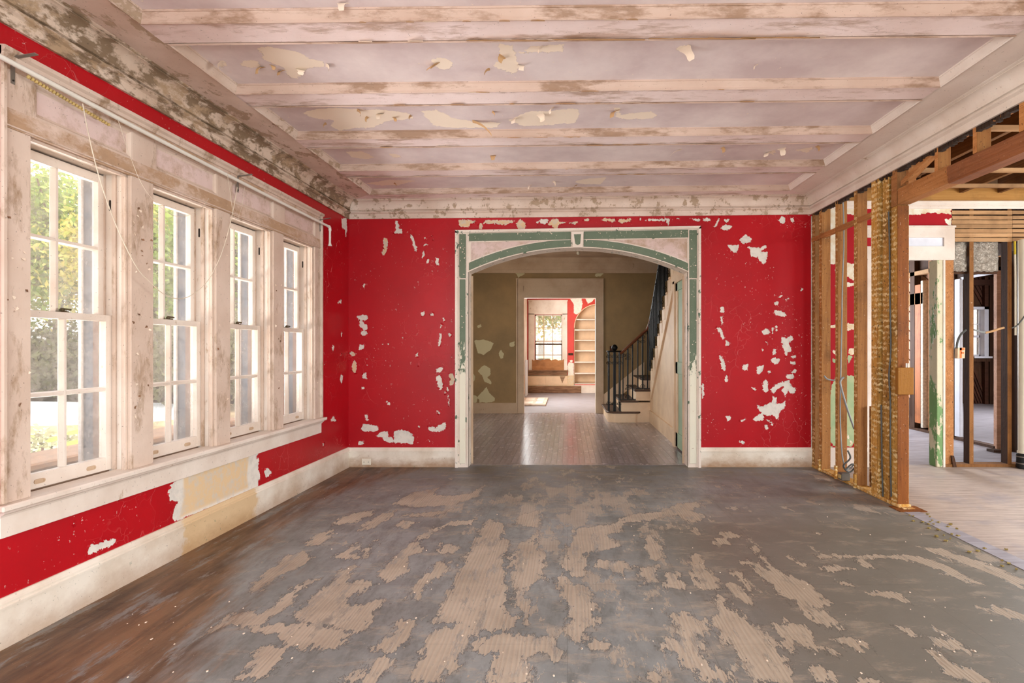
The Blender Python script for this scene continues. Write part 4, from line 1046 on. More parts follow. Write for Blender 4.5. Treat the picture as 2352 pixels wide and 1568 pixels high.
MB(Rw).box(4.62, 4.65, -.07, -.01, .0, .24).build('cleat', MAT['stud_side'], wall_r)
MB(Rw).box(5.06, 5.09, -.11, -.095, .03, .16).build('cleat', MAT['joist_dark'], wall_r)
MB(Rw).box(5.09, 5.12, -.12, -.100, .03, .75).build('loose_lath', MAT['stud'], wall_r)
# header over the wide opening: raw end, then the red-brown face with a chamfered lower edge
MB(Rw).box(3.93, 4.521, -.095, .002, 2.42, 2.545).build('header', MAT['header_raw'], wall_r, bevel=.004)
MB(Rw).prism([(.004, 2.535), (.012, 2.52), (.012, 2.475), (.006, 2.468), (.006, 2.43), (-.004, 2.416), (-.10, 2.414), (-.10, 2.54)], lambda p, q, d: (d, p, q), -.5, 3.93).build('header', MAT['header'], wall_r)
for a, b in ((4.038, 4.078), (3.66, 3.70), (3.288, 3.328), (2.9, 2.94)):
    two_tone(MB(Rw).box(a, b, -.092, 0, 2.54, 2.80), 'cripple_stud', MAT['stud_side'], MAT['header_raw'], wall_r, bevel=.002)
MB(Rw).box(4.43, 4.46, -.09, -.03, 2.54, 2.80).build('cripple_stud', MAT['header_raw'], wall_r)
MB(Rw).hexa([(4.50, -.07, 2.56), (4.50, -.01, 2.56), (4.06, -.01, 2.705), (4.06, -.07, 2.705), (4.50, -.07, 2.60), (4.50, -.01, 2.60), (4.06, -.01, 2.76), (4.06, -.07, 2.76)]).build('diagonal_brace', MAT['header_raw'], wall_r, bevel=.002)
MB(Rw).box(-.5, 6.07, -.092, -.02, 2.80, 2.88).build('top_plate', MAT['joist'], wall_r)
for a, b in ((3.72, 4.03), (3.34, 3.65)):
    MB(Rw).hexa([(b, -.05, 2.685), (b, -.01, 2.685), (a, -.01, 2.700), (a, -.05, 2.700), (b, -.05, 2.72), (b, -.01, 2.72), (a, -.01, 2.745), (a, -.05, 2.745)]).build('top_blocking', MAT['header_raw'], wall_r)
# let-in ribbon between the studs
for a, b in ((5.90, 6.06), (5.55, 5.895), (5.2, 5.545), (4.9, 5.135)):
    MB(Rw).hexa([(a, -.03, 2.405), (a, .008, 2.405), (b, .008, 2.405), (b, -.03, 2.405), (a, -.03, 2.455), (a, .006, 2.452), (b, .006, 2.455), (b, -.03, 2.455)]).build('ribbon', MAT['header_raw'], wall_r, bevel=.004)
rk = MB(Rw)
for k in range(150):
    u = 1.8+k*.0285; x = random.uniform(.004, .03); rk.box(u, u+random.uniform(.012, .03), -.03, -.002+random.uniform(0, .004), 2.66+T(2.6)-x-.012, 2.66+T(2.6)+.02)
rk.build('plaster_keys', MAT['key'], wall_r, kind='stuff')
MB(Rw).box(4.46, 4.53, -.10, -.01, .0, .012).build('shim', MAT['stud'], wall_r); MB(Rw).box(4.40, 4.56, -.16, .05, -.001, .005).build('shim', MAT['post_face'], wall_r)
# cables and boxes on the studs
def R3(px, py, y, dy=0): return ((px-CX)*y/F, y-dy, EYE+(CY-py)*y/F)
def wire(name, P, r, mat, label, cat='cable'): return cord(name, P, r, mat, label, cat)
wire('electric_cable', [R3(*p, 5.47) for p in ((1933, 432), (1937, 480), (1938, 560), (1935, 650), (1933, 760), (1931, 860), (1930, 960), (1934, 1040), (1940, 1072))], .006, MAT['cable'], 'grey cable running down the second stud from the ceiling to the floor')
wire('electric_cable', [R3(*p, 5.45) for p in ((1938, 866), (1932, 872), (1931, 885), (1945, 935), (1962, 985))], .009, MAT['cable'], 'bent grey conduit slanting from the second stud to the third')
wire('electric_cable', [R3(*p, 5.80) for p in ((1893, 863), (1900, 870), (1914, 873), (1924, 872))], .008, MAT['cable'], 'short grey conduit stub poking out of the first stud')
wire('electric_cable', [R3(*p, 4.60) for p in ((2041, 486), (2043, 560), (2044, 680), (2046, 800), (2042, 860), (2045, 930), (2045, 1010), (2046, 1090), (2047, 1140))], .006, MAT['cable_dark'], 'dark cable standing in the gap beside the tall corner post')
wire('electric_cable', [R3(*p, 4.74) for p in ((2024, 930), (2025, 1010), (2026, 1080), (2028, 1140))], .006, MAT['cable_dark'], 'dark cable low in the slot between the doubled studs')
bx = thing('junction_box', 'small metal junction box with coiled cable lying by the bottom plate', 'junction box', R3(1942, 1083, 5.33))
c = Vector(R3(1942, 1083, 5.33))
MB().box(c.x-.05, c.x+.03, c.y-.03, c.y+.05, .031, .10).build('box', MAT['rusty'], bx, bevel=.004)
MB().box(c.x-.055, c.x-.05, c.y-.02, c.y+.03, .05, .085).build('cover', MAT['gilt'], bx)
MB().tube(spline([c+Vector((.0, 0, .02)), c+Vector((.06, .0, .07)), c+Vector((.10, .02, .04)), c+Vector((.05, .03, -.01)), c+Vector((-.01, .02, .05)), c+Vector((.04, -.01, .13)), c+Vector((.02, .0, .2))]), .008, 8).build('coiled_cable', MAT['cable_dark'], bx, smooth=True)
MB().tube(spline([c+Vector((.02, .02, .02)), c+Vector((.07, .05, .02)), c+Vector((.11, .03, .09)), c+Vector((.12, .02, .17))]), .007, 8).build('coiled_cable', MAT['cable'], bx, smooth=True)
cp = thing('cover_plate', 'ochre square wooden cover plate nailed on the tall corner post', 'cover plate', R3(2081, 875, 4.50))
x0, _, z1 = R3(2062.5, 844, 4.48); x1, _, z0 = R3(2099, 906, 4.48)
MB().box(x0, x1, 4.478, 4.521, z0, z1).build('plate', MAT['box_wood'], cp, bevel=.003)
for px in (2081.5, 2085.5):
    q = R3(px, 843, 4.5); MB().lathe((q[0], 4.5, q[2]-.004), [(.0045, 0), (.0045, .034), (.002, .036)], 8).build('nail', MAT['pvc'], cp)

# ------------------------------------------------------------------ side room on the east
fl2 = struct('floor', 'scraped pale wooden floor of the gutted side room')
MB().box(2.66, 7.0, -2.6, 6.2, -.1, -.001).build('boards', MAT['sidefloor'], fl2)
MB().box(2.62, 2.74, 1.0, 4.40, -.004, .0025).build('wall_ghost_strip', MAT['backfloor'], fl2)
wall_e = struct('wall_back', 'far wall of the side room, part plaster, part lath and open studs')
m_ = 1/F*D
def X6(px): return (px-CX)*m_
def Z6(py): return EYE+(CY-py)*m_
sw = polys('''220 180 296 180 296 752 220 745
386 190 475 190 475 268 386 262
398 735 475 745 475 905 430 885 400 870
280 945 400 925 480 930 480 962 410 965 300 968
236 1355 300 1325 300 1380 260 1368
404 1320 480 1330 480 1385 404 1390
285 790 300 800 300 835 283 825''', 1850, 430, 4.238, on_back)
sw += polys('''410 0 480 0 480 45 440 60 410 40
395 810 418 815 415 855 395 865
420 880 450 880 445 915 422 920
255 20 300 20 300 70 270 60''', 1850, 800, 4.127, on_back)
sw += polys('''20 75 480 75 485 150 380 140 250 130 150 150 20 150
415 205 480 190 490 270 440 255 415 235''', 2080, 460, 4.61, on_back)
sg = polys('''200 1000 245 960 260 930 240 880 230 800 235 760 225 520 240 400 260 330 300 250 480 270 480 860 440 925 200 925
400 60 440 80 420 130 400 150
255 90 290 100 280 140 262 130''', 1850, 800, 4.127, on_back)
skin('plaster', MAT['side_plaster'], wall_e, rng(2.66, 4.125, .012), rng(0, 2.80, .012), lambda a, b, h: np.stack([a, D-.002-h, b], 1),
     {'white': lambda P: sdf(P, sw, .1), 'green': lambda P: sdf(P, sg, .1)}, keep=lambda c: ~((c[:, 0] > 3.26) & (c[:, 1] < 2.5)))
MB().box(2.66, 3.28, D, D+.11, 0, 2.8).build('wall_core', MAT['plaster'], wall_e)
MB().box(3.28, 4.13, D, D+.11, 2.23, 2.8).build('wall_core', MAT['plaster'], wall_e)
MB(Bw).box(2.73, 3.215, 0, .018, 0, .165).box(2.73, 3.215, 0, .024, .165, .21).build('baseboard', MAT['trim_clean'], wall_e)
MB(Bw).prism([(0, 2.765), (.012, 2.765), (.014, 2.79), (.022, 2.793), (.03, 2.80), (.03, 2.832), (.05, 2.842), (0, 2.845)], lambda p, q, d: (d, p, q), 2.72, 6.9).build('cornice_strip', MAT['trim_clean'], wall_e)
MB(Bw).box(2.72, 6.9, 0, .03, 2.846, 2.985).build('rim_beam', MAT['rim'], wall_e, bevel=.004)
for py in (488.3, 499.8, 510.2, 519.8, 530.2, 540.2, 550.4):
    xa = 4.125 if py < 520 else 4.15
    MB(Bw).hexa([(xa+random.uniform(0, .015), 0, Z6(py+4.5)), (X6(2324), 0, Z6(py+4.6)), (X6(2324), .008, Z6(py+4.6)), (xa+random.uniform(0, .015), .008, Z6(py+4.5)), (xa, 0, Z6(py-4.4)), (X6(2324), 0, Z6(py-4.2)), (X6(2324), .008, Z6(py-4.2)), (xa, .008, Z6(py-4.4))]).build('lath', MAT['lath'], wall_e)
    MB(Bw).box(X6(2324.5), 6.6, 0, .008, Z6(py+3.6), Z6(py-4.2)).build('lath', MAT['lath'], wall_e)
MB().box(4.13, 6.9, D+.10, D+.14, 2.42, 2.84).build('backing', MAT['joist_dark'], wall_e)
MB().box(X6(2150), X6(2164), D-.015, D+.12, 0, 2.22).build('door_jamb', MAT['jamb_green'], wall_e, bevel=.004)
MB().box(X6(2164), X6(2168.5), D-.02, D+.12, 0, 2.22).build('jamb_edge', MAT['trim_clean'], wall_e)
for a, b, zt_ in ((2172, 2191.5, 2.22), (2228, 2237.3, 2.84), (2315.5, 2325, 2.84), (2402, 2411, 2.84), (2490, 2500, 2.84)):
    two_tone(MB().box(X6(a), X6(b), D+.008, D+.10, .03, zt_), 'stud', MAT['joist_dark'], MAT['stud_side'] if a > 2180 else MAT['header_raw'], wall_e, axis=(0, -1, 0))
MB().hexa([(X6(2187), D-.02, 0), (X6(2195), D-.02, 0), (X6(2195), D+.02, 0), (X6(2187), D+.02, 0), (X6(2184), D-.01, .12), (X6(2190), D-.01, .12), (X6(2190), D+.02, .12), (X6(2184), D+.02, .12)]).build('stub_block', MAT['joist_dark'], wall_e)
MB().box(X6(2168), 6.9, D-.01, D+.11, 0, .03).build('bottom_plate', MAT['stud_side'], wall_e)
MB().box(X6(2192), X6(2300), D+.06, D+.10, Z6(627), Z6(620)).build('cross_rail', MAT['joist_dark'], wall_e)
dc = struct('door_2', 'cream door casing with panelled head in the side room')
MB(Bw).box(X6(1990), X6(2008), 0, .022, 0, 2.222).build('casing', MAT['trim_clean'], dc)
MB(Bw).box(X6(1990), X6(2190), 0, .02, 2.222, Z6(566)).build('head_rail', MAT['trim_clean'], dc)
MB(Bw).box(X6(1990), X6(2190), 0, .02, Z6(546), 2.566).build('head_rail', MAT['trim_clean'], dc)
MB(Bw).box(X6(2166), X6(2190), 0, .0205, Z6(566), Z6(546)).build('head_block', MAT['trim_clean'], dc)
MB(Bw).box(X6(2008), X6(2166), 0, .006, Z6(566), Z6(546)).build('head_panel', MAT['white_trim'], dc)
MB(Bw).box(X6(1988), X6(2192), 0, .034, 2.562, 2.585).build('head_cap', MAT['trim_clean'], dc, bevel=.004)
MB(Bw).box(X6(1990), X6(2188), 0, .026, 2.215, 2.226).build('bead', MAT['trim_clean'], dc)
for a, b, lab in ((2192, 2227, 'narrow silver foil insulation between the jamb stud and next stud'), (2238, 2299, 'wide silver foil insulation sheet between two side room studs')):
    fo = MB(); n = 9; R_ = np.random.default_rng(a)
    G = [[(X6(a)+(X6(b)-X6(a))*i/n, D+.055+.02*R_.random()-.02*math.sin(PI*i/n), Z6(621+R_.random()*3)+(Z6(553)-Z6(622))*j/n) for i in range(n+1)] for j in range(n+1)]
    fo.strip(G); o = fo.build('foil_insulation', MAT['foil'], smooth=True, label=lab, category='insulation')
    sm = o.modifiers.new('thick', 'SOLIDIFY'); sm.thickness = .02
vp = thing('vent_pipe', 'thick white plastic vent pipe with black coupling at the floor', 'pipe', (4.845, 6.0, 0))
MB().lathe((4.845, 6.0, .10), [(.056, 0), (.056, 2.32)], 24).build('pipe', MAT['pvc_old'], vp, smooth=True)
cpl = MB().lathe((4.845, 6.0, 0), [(.06, 0), (.072, .01), (.070, .15), (.06, .16)], 24).build('coupling', MAT['rubber'], vp, smooth=True)
for z in (.05, .12): MB().lathe((4.845, 6.0, z), [(.0705, 0), (.0735, 0), (.0735, .012), (.0705, .012)], 24).build('clamp_band', MAT['galv'], cpl, smooth=True)
MB().lathe((4.845, 6.0, .162), [(.058, 0), (.063, 0), (.063, .02), (.058, .022)], 24).build('collar', MAT['pvc_old'], vp, smooth=True)
cy = thing('water_tube', 'slim cream tube with yellow top beside the thick vent pipe', 'tube', (4.775, 6.03, .9))
MB().tube([(4.775, 6.03, Z6(770)), (4.774, 6.03, Z6(640)), (4.77, 6.03, Z6(586))], .011, 10).build('tube', MAT['pvc_old'], cy, smooth=True)
MB().tube([(4.77, 6.03, Z6(586)), (4.768, 6.03, Z6(556))], .011, 10).build('tube_top', MAT['cable_yellow'], cy, smooth=True)
tb = thing('switch_box', 'pale electrical box with an orange sprayed mark, hung between studs', 'electrical box', (X6(2203), D+.01, Z6(811)))
MB().hexa([(X6(2194.5), D-.03, Z6(823)), (X6(2212), D-.03, Z6(822.5)), (X6(2212), D+.02, Z6(822.5)), (X6(2194.5), D+.02, Z6(823)), (X6(2195.5), D-.03, Z6(797.5)), (X6(2213), D-.03, Z6(798)), (X6(2213), D+.02, Z6(798)), (X6(2195.5), D+.02, Z6(797.5))]).build('box', MAT['paperbox'], tb, bevel=.003)
om = MB()
for a, b, q, r in ((2200, 2204.5, 798.5, 822), (2200, 2211, 798.5, 804), (2203, 2209.5, 808, 812)): om.box(X6(a), X6(b), D-.0316, D-.0302, Z6(r), Z6(q))
om.build('orange_mark', MAT['orange_paint'], tb)
wire('electric_cable', [R3(*p, 6.04) for p in ((2197, 800), (2200, 782), (2207, 768), (2219, 757))], .011, MAT['cable_dark'], 'dark cable arching from the orange-marked box to the next stud')
wire('electric_cable', [R3(*p, 6.10) for p in ((2237, 757), (2250, 761), (2265, 764))], .009, MAT['cable'], 'grey cable between studs leading into a fuzzy tan wrap')
wire('cable_wrap', [R3(*p, 6.10) for p in ((2263, 764), (2280, 760), (2295, 755), (2306, 752))], [.012]*25, MAT['lath'], 'fuzzy tan wrapped cable end between the side room studs', 'cable wrap')
wire('electric_cable', [R3(*p, 5.93) for p in ((2324, 753), (2335, 748), (2344, 738), (2356, 722))], .007, MAT['cable_dark'], 'dark cable curling in front of the vent pipe')
# joists and subfloor overhead
ce2 = struct('ceiling', 'open joists and subfloor boards over the side room')
for k in range(12):
    x = 2.95+k*.41
    MB().box(x, x+.045, -2.6, 6.04, 2.93, 3.13).build('joist', MAT['joist'], ce2, bevel=.003)
for k in range(44):
    y = -2.5+k*.197
    if y > 1.5: MB().box(2.66, 7.0, y, y+.188, 3.13, 3.15).build('subfloor_board', MAT['board'], ce2)
MB().box(2.6, 7.0, -2.6, 6.3, 3.15, 3.22).build('slab', MAT['joist_dark'], ce2)
for y in (3.1, 4.2, 5.2, 5.7): MB().box(2.75, 6.9, y, y+.04, 2.895, 2.93).build('furring_strip', MAT['lath'], ce2)
# side room outer walls (seen only by the light)
sh = struct('wall_side', 'plain outer walls beyond the side room')
MB().box(7.0, 7.1, -2.6, 6.2, 0, .7).box(7.0, 7.1, -2.6, 6.2, 2.7, 3.2).box(7.0, 7.1, -2.6, .6, .7, 2.7).box(7.0, 7.1, 4.8, 6.2, .7, 2.7).build('masonry', MAT['plaster'], sh)
MB().box(2.8, 7.1, -2.7, -2.6, 0, 3.2).build('masonry', MAT['plaster'], sh)
rw_ = struct('wall_rear', 'unseen wall behind the viewer, its wide openings added to admit daylight')
MB().box(-2.8, 2.8, -2.7, -2.6, -.1, .7).box(-2.8, 2.8, -2.7, -2.6, 2.8, 3.2).box(-2.8, -2.4, -2.7, -2.6, .7, 2.8).box(2.0, 2.8, -2.7, -2.6, .7, 2.8).build('masonry', MAT['trim'], rw_)

# ------------------------------------------------------------------ rooms behind the side room
fl3 = struct('floor', 'worn grey boards of the rooms behind the side room')
MB().box(2.64, 10.5, 6.2, 13.2, -.1, -.001).build('boards', MAT['backfloor'], fl3)
wx = struct('partition', 'bare stud partition with a doorway in the rear rooms')
def py5(px): return 5.45*F/(px-CX)
for a, b, mt, z0, z1 in ((2097, 2108, 'joist_dark', .03, 2.75), (2108.5, 2121.5, 'orange_wood', .12, 2.25), (2122, 2127.5, 'plaster', .06, 2.3), (2140, 2147.5, 'header_raw', .03, 2.75), (2192, 2200, 'joist_dark', .0, 2.75), (2291, 2299, 'pink_sheath', .0, 2.3)):
    y1, y0 = py5(a), py5(b); MB().box(5.40, 5.50, y0, y1, z0, z1).build('stud', MAT[mt], wx, bevel=.003)
for k in range(16):
    z = .1+k*.155; MB().hexa([(5.505, py5(2139), z-.05), (5.53, py5(2139), z-.05), (5.53, py5(2060), z+.55), (5.505, py5(2060), z+.55), (5.505, py5(2139), z+.08), (5.53, py5(2139), z+.08), (5.53, py5(2060), z+.68), (5.505, py5(2060), z+.68)]).build('sheathing_board', MAT['pink_sheath'], wx)
MB().box(5.40, 5.50, 7.15, 10.9, 0, .035).build('bottom_plate', MAT['joist_dark'], wx)
MB().box(5.40, 5.44, py5(2213), py5(2200.5), .05, 2.23).build('door_casing', MAT['white_trim'], wx, bevel=.004)
MB().box(5.41, 5.43, py5(2291), py5(2213), 2.215, 2.245).build('head_trim', MAT['white_trim'], wx)
MB().box(5.42, 5.50, py5(2299), py5(2190), 2.25, 2.42).build('door_header', MAT['joist_dark'], wx)
MB().box(5.40, 5.50, 8.6, 10.9, 1.95, 2.12).build('header', MAT['board'], wx); MB().box(5.40, 5.50, 8.3, 10.9, 2.4, 2.46).build('header', MAT['lath'], wx)
MB().box(5.54, 5.58, 8.2, 11, 0, 2.5).build('rear_sheathing', MAT['dark_sheath'], wx)
MB().box(5.45, 5.55, 8.0, 11, 2.46, 3.2).box(5.45, 5.55, 6.3, 8.0, 2.46, 3.2).box(5.48, 5.55, 6.3, 7.1, 0, 3.2).build('wall_core', MAT['joist_dark'], wx)
wire('electric_cable', [(5.35, 9.0, z) for z in (.25, .6, .95)], .012, MAT['cable_dark'], 'thin dark cable hanging behind the corner post near the floor')
wf = struct('wall_far', 'dark sheathed outer wall of the farthest room with a small window')
FW = 13.0; k13 = FW/F
def X13(px): return (px-CX)*k13
def Z13(py): return EYE+(CY-py)*k13
MB().box(2.6, X13(2228), FW, FW+.15, 0, 3.3).box(X13(2254), 10.6, FW, FW+.15, 0, 3.3).box(X13(2228), X13(2254), FW, FW+.15, 0, Z13(818)).box(X13(2228), X13(2254), FW, FW+.15, Z13(709), 3.3).build('wall_core', MAT['joist_dark'], wf)
for a, b in ((2254.5, 2263), (2266, 2274), (2276, 2291), (2240, 2243)):
    if a > 2250: MB().box(X13(a), X13(b), FW-.10, FW-.005, 0, 2.9).build('post', MAT['joist_dark'] if a > 2260 else MAT['dark_sheath'], wf)
for k in range(11):
    z = Z13(930)+k*.16-.5
    MB().hexa([(X13(2232), FW-.03, z+.55), (X13(2254), FW-.03, z), (X13(2254), FW-.005, z), (X13(2232), FW-.005, z+.55), (X13(2232), FW-.03, z+.66), (X13(2254), FW-.03, z+.11), (X13(2254), FW-.005, z+.11), (X13(2232), FW-.005, z+.66)]).build('sheathing_board', MAT['dark_sheath'], wf) if z+.66 < Z13(822) else None
for k in range(4):
    z = 2.25+k*.16
    MB().hexa([(X13(2232), FW-.03, z+.4), (X13(2254), FW-.03, z), (X13(2254), FW-.005, z), (X13(2232), FW-.005, z+.4), (X13(2232), FW-.03, z+.5), (X13(2254), FW-.03, z+.1), (X13(2254), FW-.005, z+.1), (X13(2232), FW-.005, z+.5)]).build('sheathing_board', MAT['dark_sheath'], wf)
MB().box(X13(2226), X13(2266), FW-.12, FW-.03, Z13(830), Z13(822)).build('rail', MAT['joist_dark'], wf)
MB().box(X13(2226), X13(2300), FW-.12, FW-.03, Z13(656), Z13(643)).build('rail', MAT['dark_sheath'], wf)
w5 = struct('window_5', 'small bright sash window in the dark farthest room')
MB().box(X13(2252.5), X13(2262), FW-.12, FW+.02, Z13(819), Z13(705)).build('casing', MAT['white_trim'], w5)
MB().box(X13(2226), X13(2262), FW-.12, FW+.02, Z13(711), Z13(705)).build('casing', MAT['white_trim'], w5)
MB().box(X13(2224), X13(2265), FW-.2, FW+.02, Z13(822), Z13(818)).build('sill', MAT['white_trim'], w5)
MB().box(X13(2226), X13(2254), FW+.02, FW+.06, Z13(775), Z13(770)).box(X13(2226), X13(2254), FW+.02, FW+.05, Z13(745), Z13(743.5)).box(X13(2237), X13(2238.2), FW+.02, FW+.05, Z13(773), Z13(711)).box(X13(2226), X13(2254), FW+.02, FW+.06, Z13(818), Z13(814)).box(X13(2250.5), X13(2254), FW+.02, FW+.06, Z13(818), Z13(711)).build('sash', MAT['white_trim'], w5)
MB().box(X13(2226), X13(2252), FW+.035, FW+.038, Z13(816), Z13(711)).build('pane', MAT['glass'], w5)
MB().box(10.5, 10.6, 6.2, 13.2, 0, 3.3).box(2.6, 2.7, 6.27, 11.0, 0, 5.2).box(2.7, 5.5, 11.0, 11.1, 0, 3.3).build('wall_core', MAT['joist_dark'], wf)
MB().box(2.6, 10.6, 6.3, 13.2, 2.95, 3.05).build('ceiling_boards', MAT['joist'], wf)
o = MB().box(5.2, 5.3, 6.9, 7.02, 0, .03).build('loose_board', MAT['joist_dark'], label='short dark board end lying on the grey rear floor', category='board')

# ------------------------------------------------------------------ stair hall
hb = 11.05; kh = hb/F
def Xh(px): return (px-CX)*kh
def Zh(py): return EYE+(CY-py)*kh
fl4 = struct('floor', 'narrow strip flooring of the stair hall and the red room beyond')
MB().box(-3.3, 2.6, 6.19, 11.2, -.1, -.016).build('subfloor', MAT['joist_dark'], fl4)
PW = .0635; meshes = {}
x = -1.96; row = 0
proto = {}
while x < 1.46:
    y = 6.262 if row % 2 else 6.262
    cut = [y] + sorted(random.uniform(6.9, 10.6) for _ in range(3)) + [11.15]
    for a, b in zip(cut[:-1], cut[1:]):
        if b-a < .05: continue
        L = round((b-a)*4)/4 or .25
        h = random.uniform(-.0012, .0006)
        if L not in proto:
            proto[L] = MB().box(.0007, PW-.0007, .0, 1.0, -.015, 0).build('plank', MAT['strip'], fl4)
            o = proto[L]
        else:
            o = proto[L].copy(); COL.objects.link(o)
        o.location = (x, a+.001, h); o.scale = (1, b-a-.002, 1); o.parent = fl4
    x += PW; row += 1
MB().box(-3.3, -1.96, 6.262, 11.15, -.015, 0).build('side_boards', MAT['strip'], fl4)
MB().box(-1.06, 1.29, 6.17, 6.262, -.02, .002).build('threshold', MAT['strip'], fl4)
wh = struct('wall_hall', 'olive tan plaster walls of the stair hall with pale scraped patches')
HP = polys('''745 800 800 795 855 815 840 850 800 880 765 870 755 830
765 970 800 935 835 955 838 985 820 1005 845 1030 840 1043 805 1030 790 995
770 1105 790 1085 815 1058 830 1090 860 1120 860 1140 775 1145
733 1100 765 1110 760 1145 733 1145
733 975 755 1000 740 1035
880 870 895 852 910 875 905 900 890 900
760 720 780 710 790 725 765 735
940 815 970 805 970 835 945 835''', 780, 450, 2.413, lambda a, b: on_back(a, b, hb))
HP += polys('''600 200 660 195 640 215 605 222
60 180 100 170 130 200 90 225''', 1160, 560, 2.904, lambda a, b: on_back(a, b, hb))
skin('plaster', MAT['hall'], wh, rng(-3.3, 2.62, .025), rng(0, 5.0, .025), lambda a, b, h: np.stack([a, hb-h, b], 1), {'peel': lambda P: sdf(P, HP, .1)}, keep=lambda c: ~((c[:, 0] > -.90) & (c[:, 0] < .60) & (c[:, 1] < 2.3)))
MB().box(-3.3, -.86, hb+.004, hb+.15, 0, 5).box(.56, 2.62, hb+.004, hb+.15, 0, 5).box(-.86, .56, hb+.004, hb+.15, 2.26, 5).box(-3.4, -3.25, 6.2, hb+.1, 0, 3.3).box(2.6, 2.7, 6.27, hb+.1, 0, 5.2).box(1.3, 2.7, 6.27, hb+.1, 5.0, 5.2).box(1.25, 1.33, 6.27, hb, 3.02, 5.2).build('masonry', MAT['hall'], wh)
MB().box(-3.3, 1.3, 6.26, hb, 3.03, 3.2).build('ceiling_plaster', MAT['hall_trim'], wh)
MB().prism([(0, 2.735), (.02, 2.735), (.024, 2.79), (.03, 2.80), (.03, 2.93), (.05, 2.95), (.10, 3.02), (.12, 3.03), (0, 3.03)], lambda p, q, d: (d, hb-p, q), -3.3, 2.6).build('cornice', MAT['hall_trim'], wh)
MB().box(-3.3, Xh(1187), hb-.018, hb, 0, .165).box(-3.3, Xh(1187), hb-.024, hb, .165, .205).build('baseboard', MAT['hall_trim'], wh)
hc = thing('ceiling_bulb_socket', 'small pale round bulb socket on the hall ceiling', 'light socket', (.2, 10.2, 2.97))
MB().lathe((.2, 10.2, 2.955), [(.012, 0), (.03, .01), (.034, .035), (.02, .06)], 14).build('socket', MAT['pvc_old'], hc, smooth=True); MB().lathe((.2, 10.2, 3.012), [(.06, 0), (.05, .018)], 14).build('rosette', MAT['hall_trim'], hc, smooth=True)
d3 = struct('door_3', 'wide cased doorway from the hall to the red room')
for a, b in ((1187, 1203), (1368, 1385)):
    MB().box(Xh(a), Xh(b), hb-.022, hb, 0, 2.262).build('casing', MAT['hall_trim'], d3, bevel=.003)
    MB().box(Xh(a)-.012 if a < 1300 else Xh(b)-.016, Xh(a)+.016 if a < 1300 else Xh(b)+.012, hb-.036, hb, 0, 2.62).build('back_band', MAT['hall_trim'], d3, bevel=.004)
MB().box(Xh(1187), Xh(1385), hb-.022, hb, 2.262, Zh(668)).build('head_rail', MAT['hall_trim'], d3); MB().box(Xh(1187), Xh(1385), hb-.022, hb, Zh(657), 2.62).build('head_rail', MAT['hall_trim'], d3)
MB().box(Xh(1187), Xh(1202), hb-.022, hb, Zh(668), Zh(657)).build('head_block', MAT['hall_trim'], d3); MB().box(Xh(1366), Xh(1385), hb-.022, hb, Zh(668), Zh(657)).build('head_block', MAT['hall_trim'], d3)
MB().box(Xh(1202), Xh(1366), hb-.010, hb, Zh(668), Zh(657)).build('head_panel', MAT['hall_trim'], d3)
MB().box(Xh(1185), Xh(1387), hb-.035, hb, 2.612, 2.632).build('head_cap', MAT['hall_trim'], d3, bevel=.004); MB().box(Xh(1190), Xh(1383), hb-.03, hb, Zh(684), Zh(681)).build('bead', MAT['hall_trim'], d3)
MB().box(Xh(1203)-.02, Xh(1203), hb-.01, hb+.16, 0, 2.262).box(Xh(1368), Xh(1368)+.02, hb-.01, hb+.16, 0, 2.262).box(Xh(1203)-.02, Xh(1368)+.02, hb-.01, hb+.16, 2.255, 2.275).build('jamb', MAT['trim_clean'], d3)

def outlet(fn, x, z, v, w, label, mat='outlet'):
    t = thing('wall_outlet', label, 'outlet', fn(x, v, z))
    MB(fn).box(x-w/2, x+w/2, v, v+.005, z-.033, z+.033).build('cover', MAT[mat], t, bevel=.002)
    for dx in (-.024, .024):
        r = MB(fn).prism([(x+dx+.015*math.cos(k*PI/6), z+.015*math.sin(k*PI/6)) for k in range(12)], lambda p, q, d: (p, d, q), v+.004, v+.0065).build('receptacle', MAT[mat], t)
        for dz in (-.006, .006): MB(fn).box(x+dx-.005, x+dx+.005, v+.006, v+.0072, z+dz-.0015, z+dz+.0015).build('slot', MAT['slot'], r)
    return t
outlet(Bw, X6(843), Z6(1059), .018, .098, 'ivory double outlet set sideways in the corner baseboard')
Hw = lambda x, v, z: (x, hb-v, z)
outlet(Hw, Xh(1108.5), Zh(939.5), .024, .12, 'dull double outlet in the hall baseboard', 'hall_trim')
sp_ = thing('switch_plate', 'dark square switch plate on the tan hall wall behind the newel', 'switch plate', (Xh(1407), hb-.01, Zh(801)))
MB(Hw).box(Xh(1400.5), Xh(1413.5), 0, .008, Zh(808.5), Zh(794.5)).build('plate', MAT['dark_sheath'], sp_, bevel=.002); MB(Hw).box(Xh(1406), Xh(1408), .008, .02, Zh(803), Zh(800)).build('toggle', MAT['slot'], sp_)

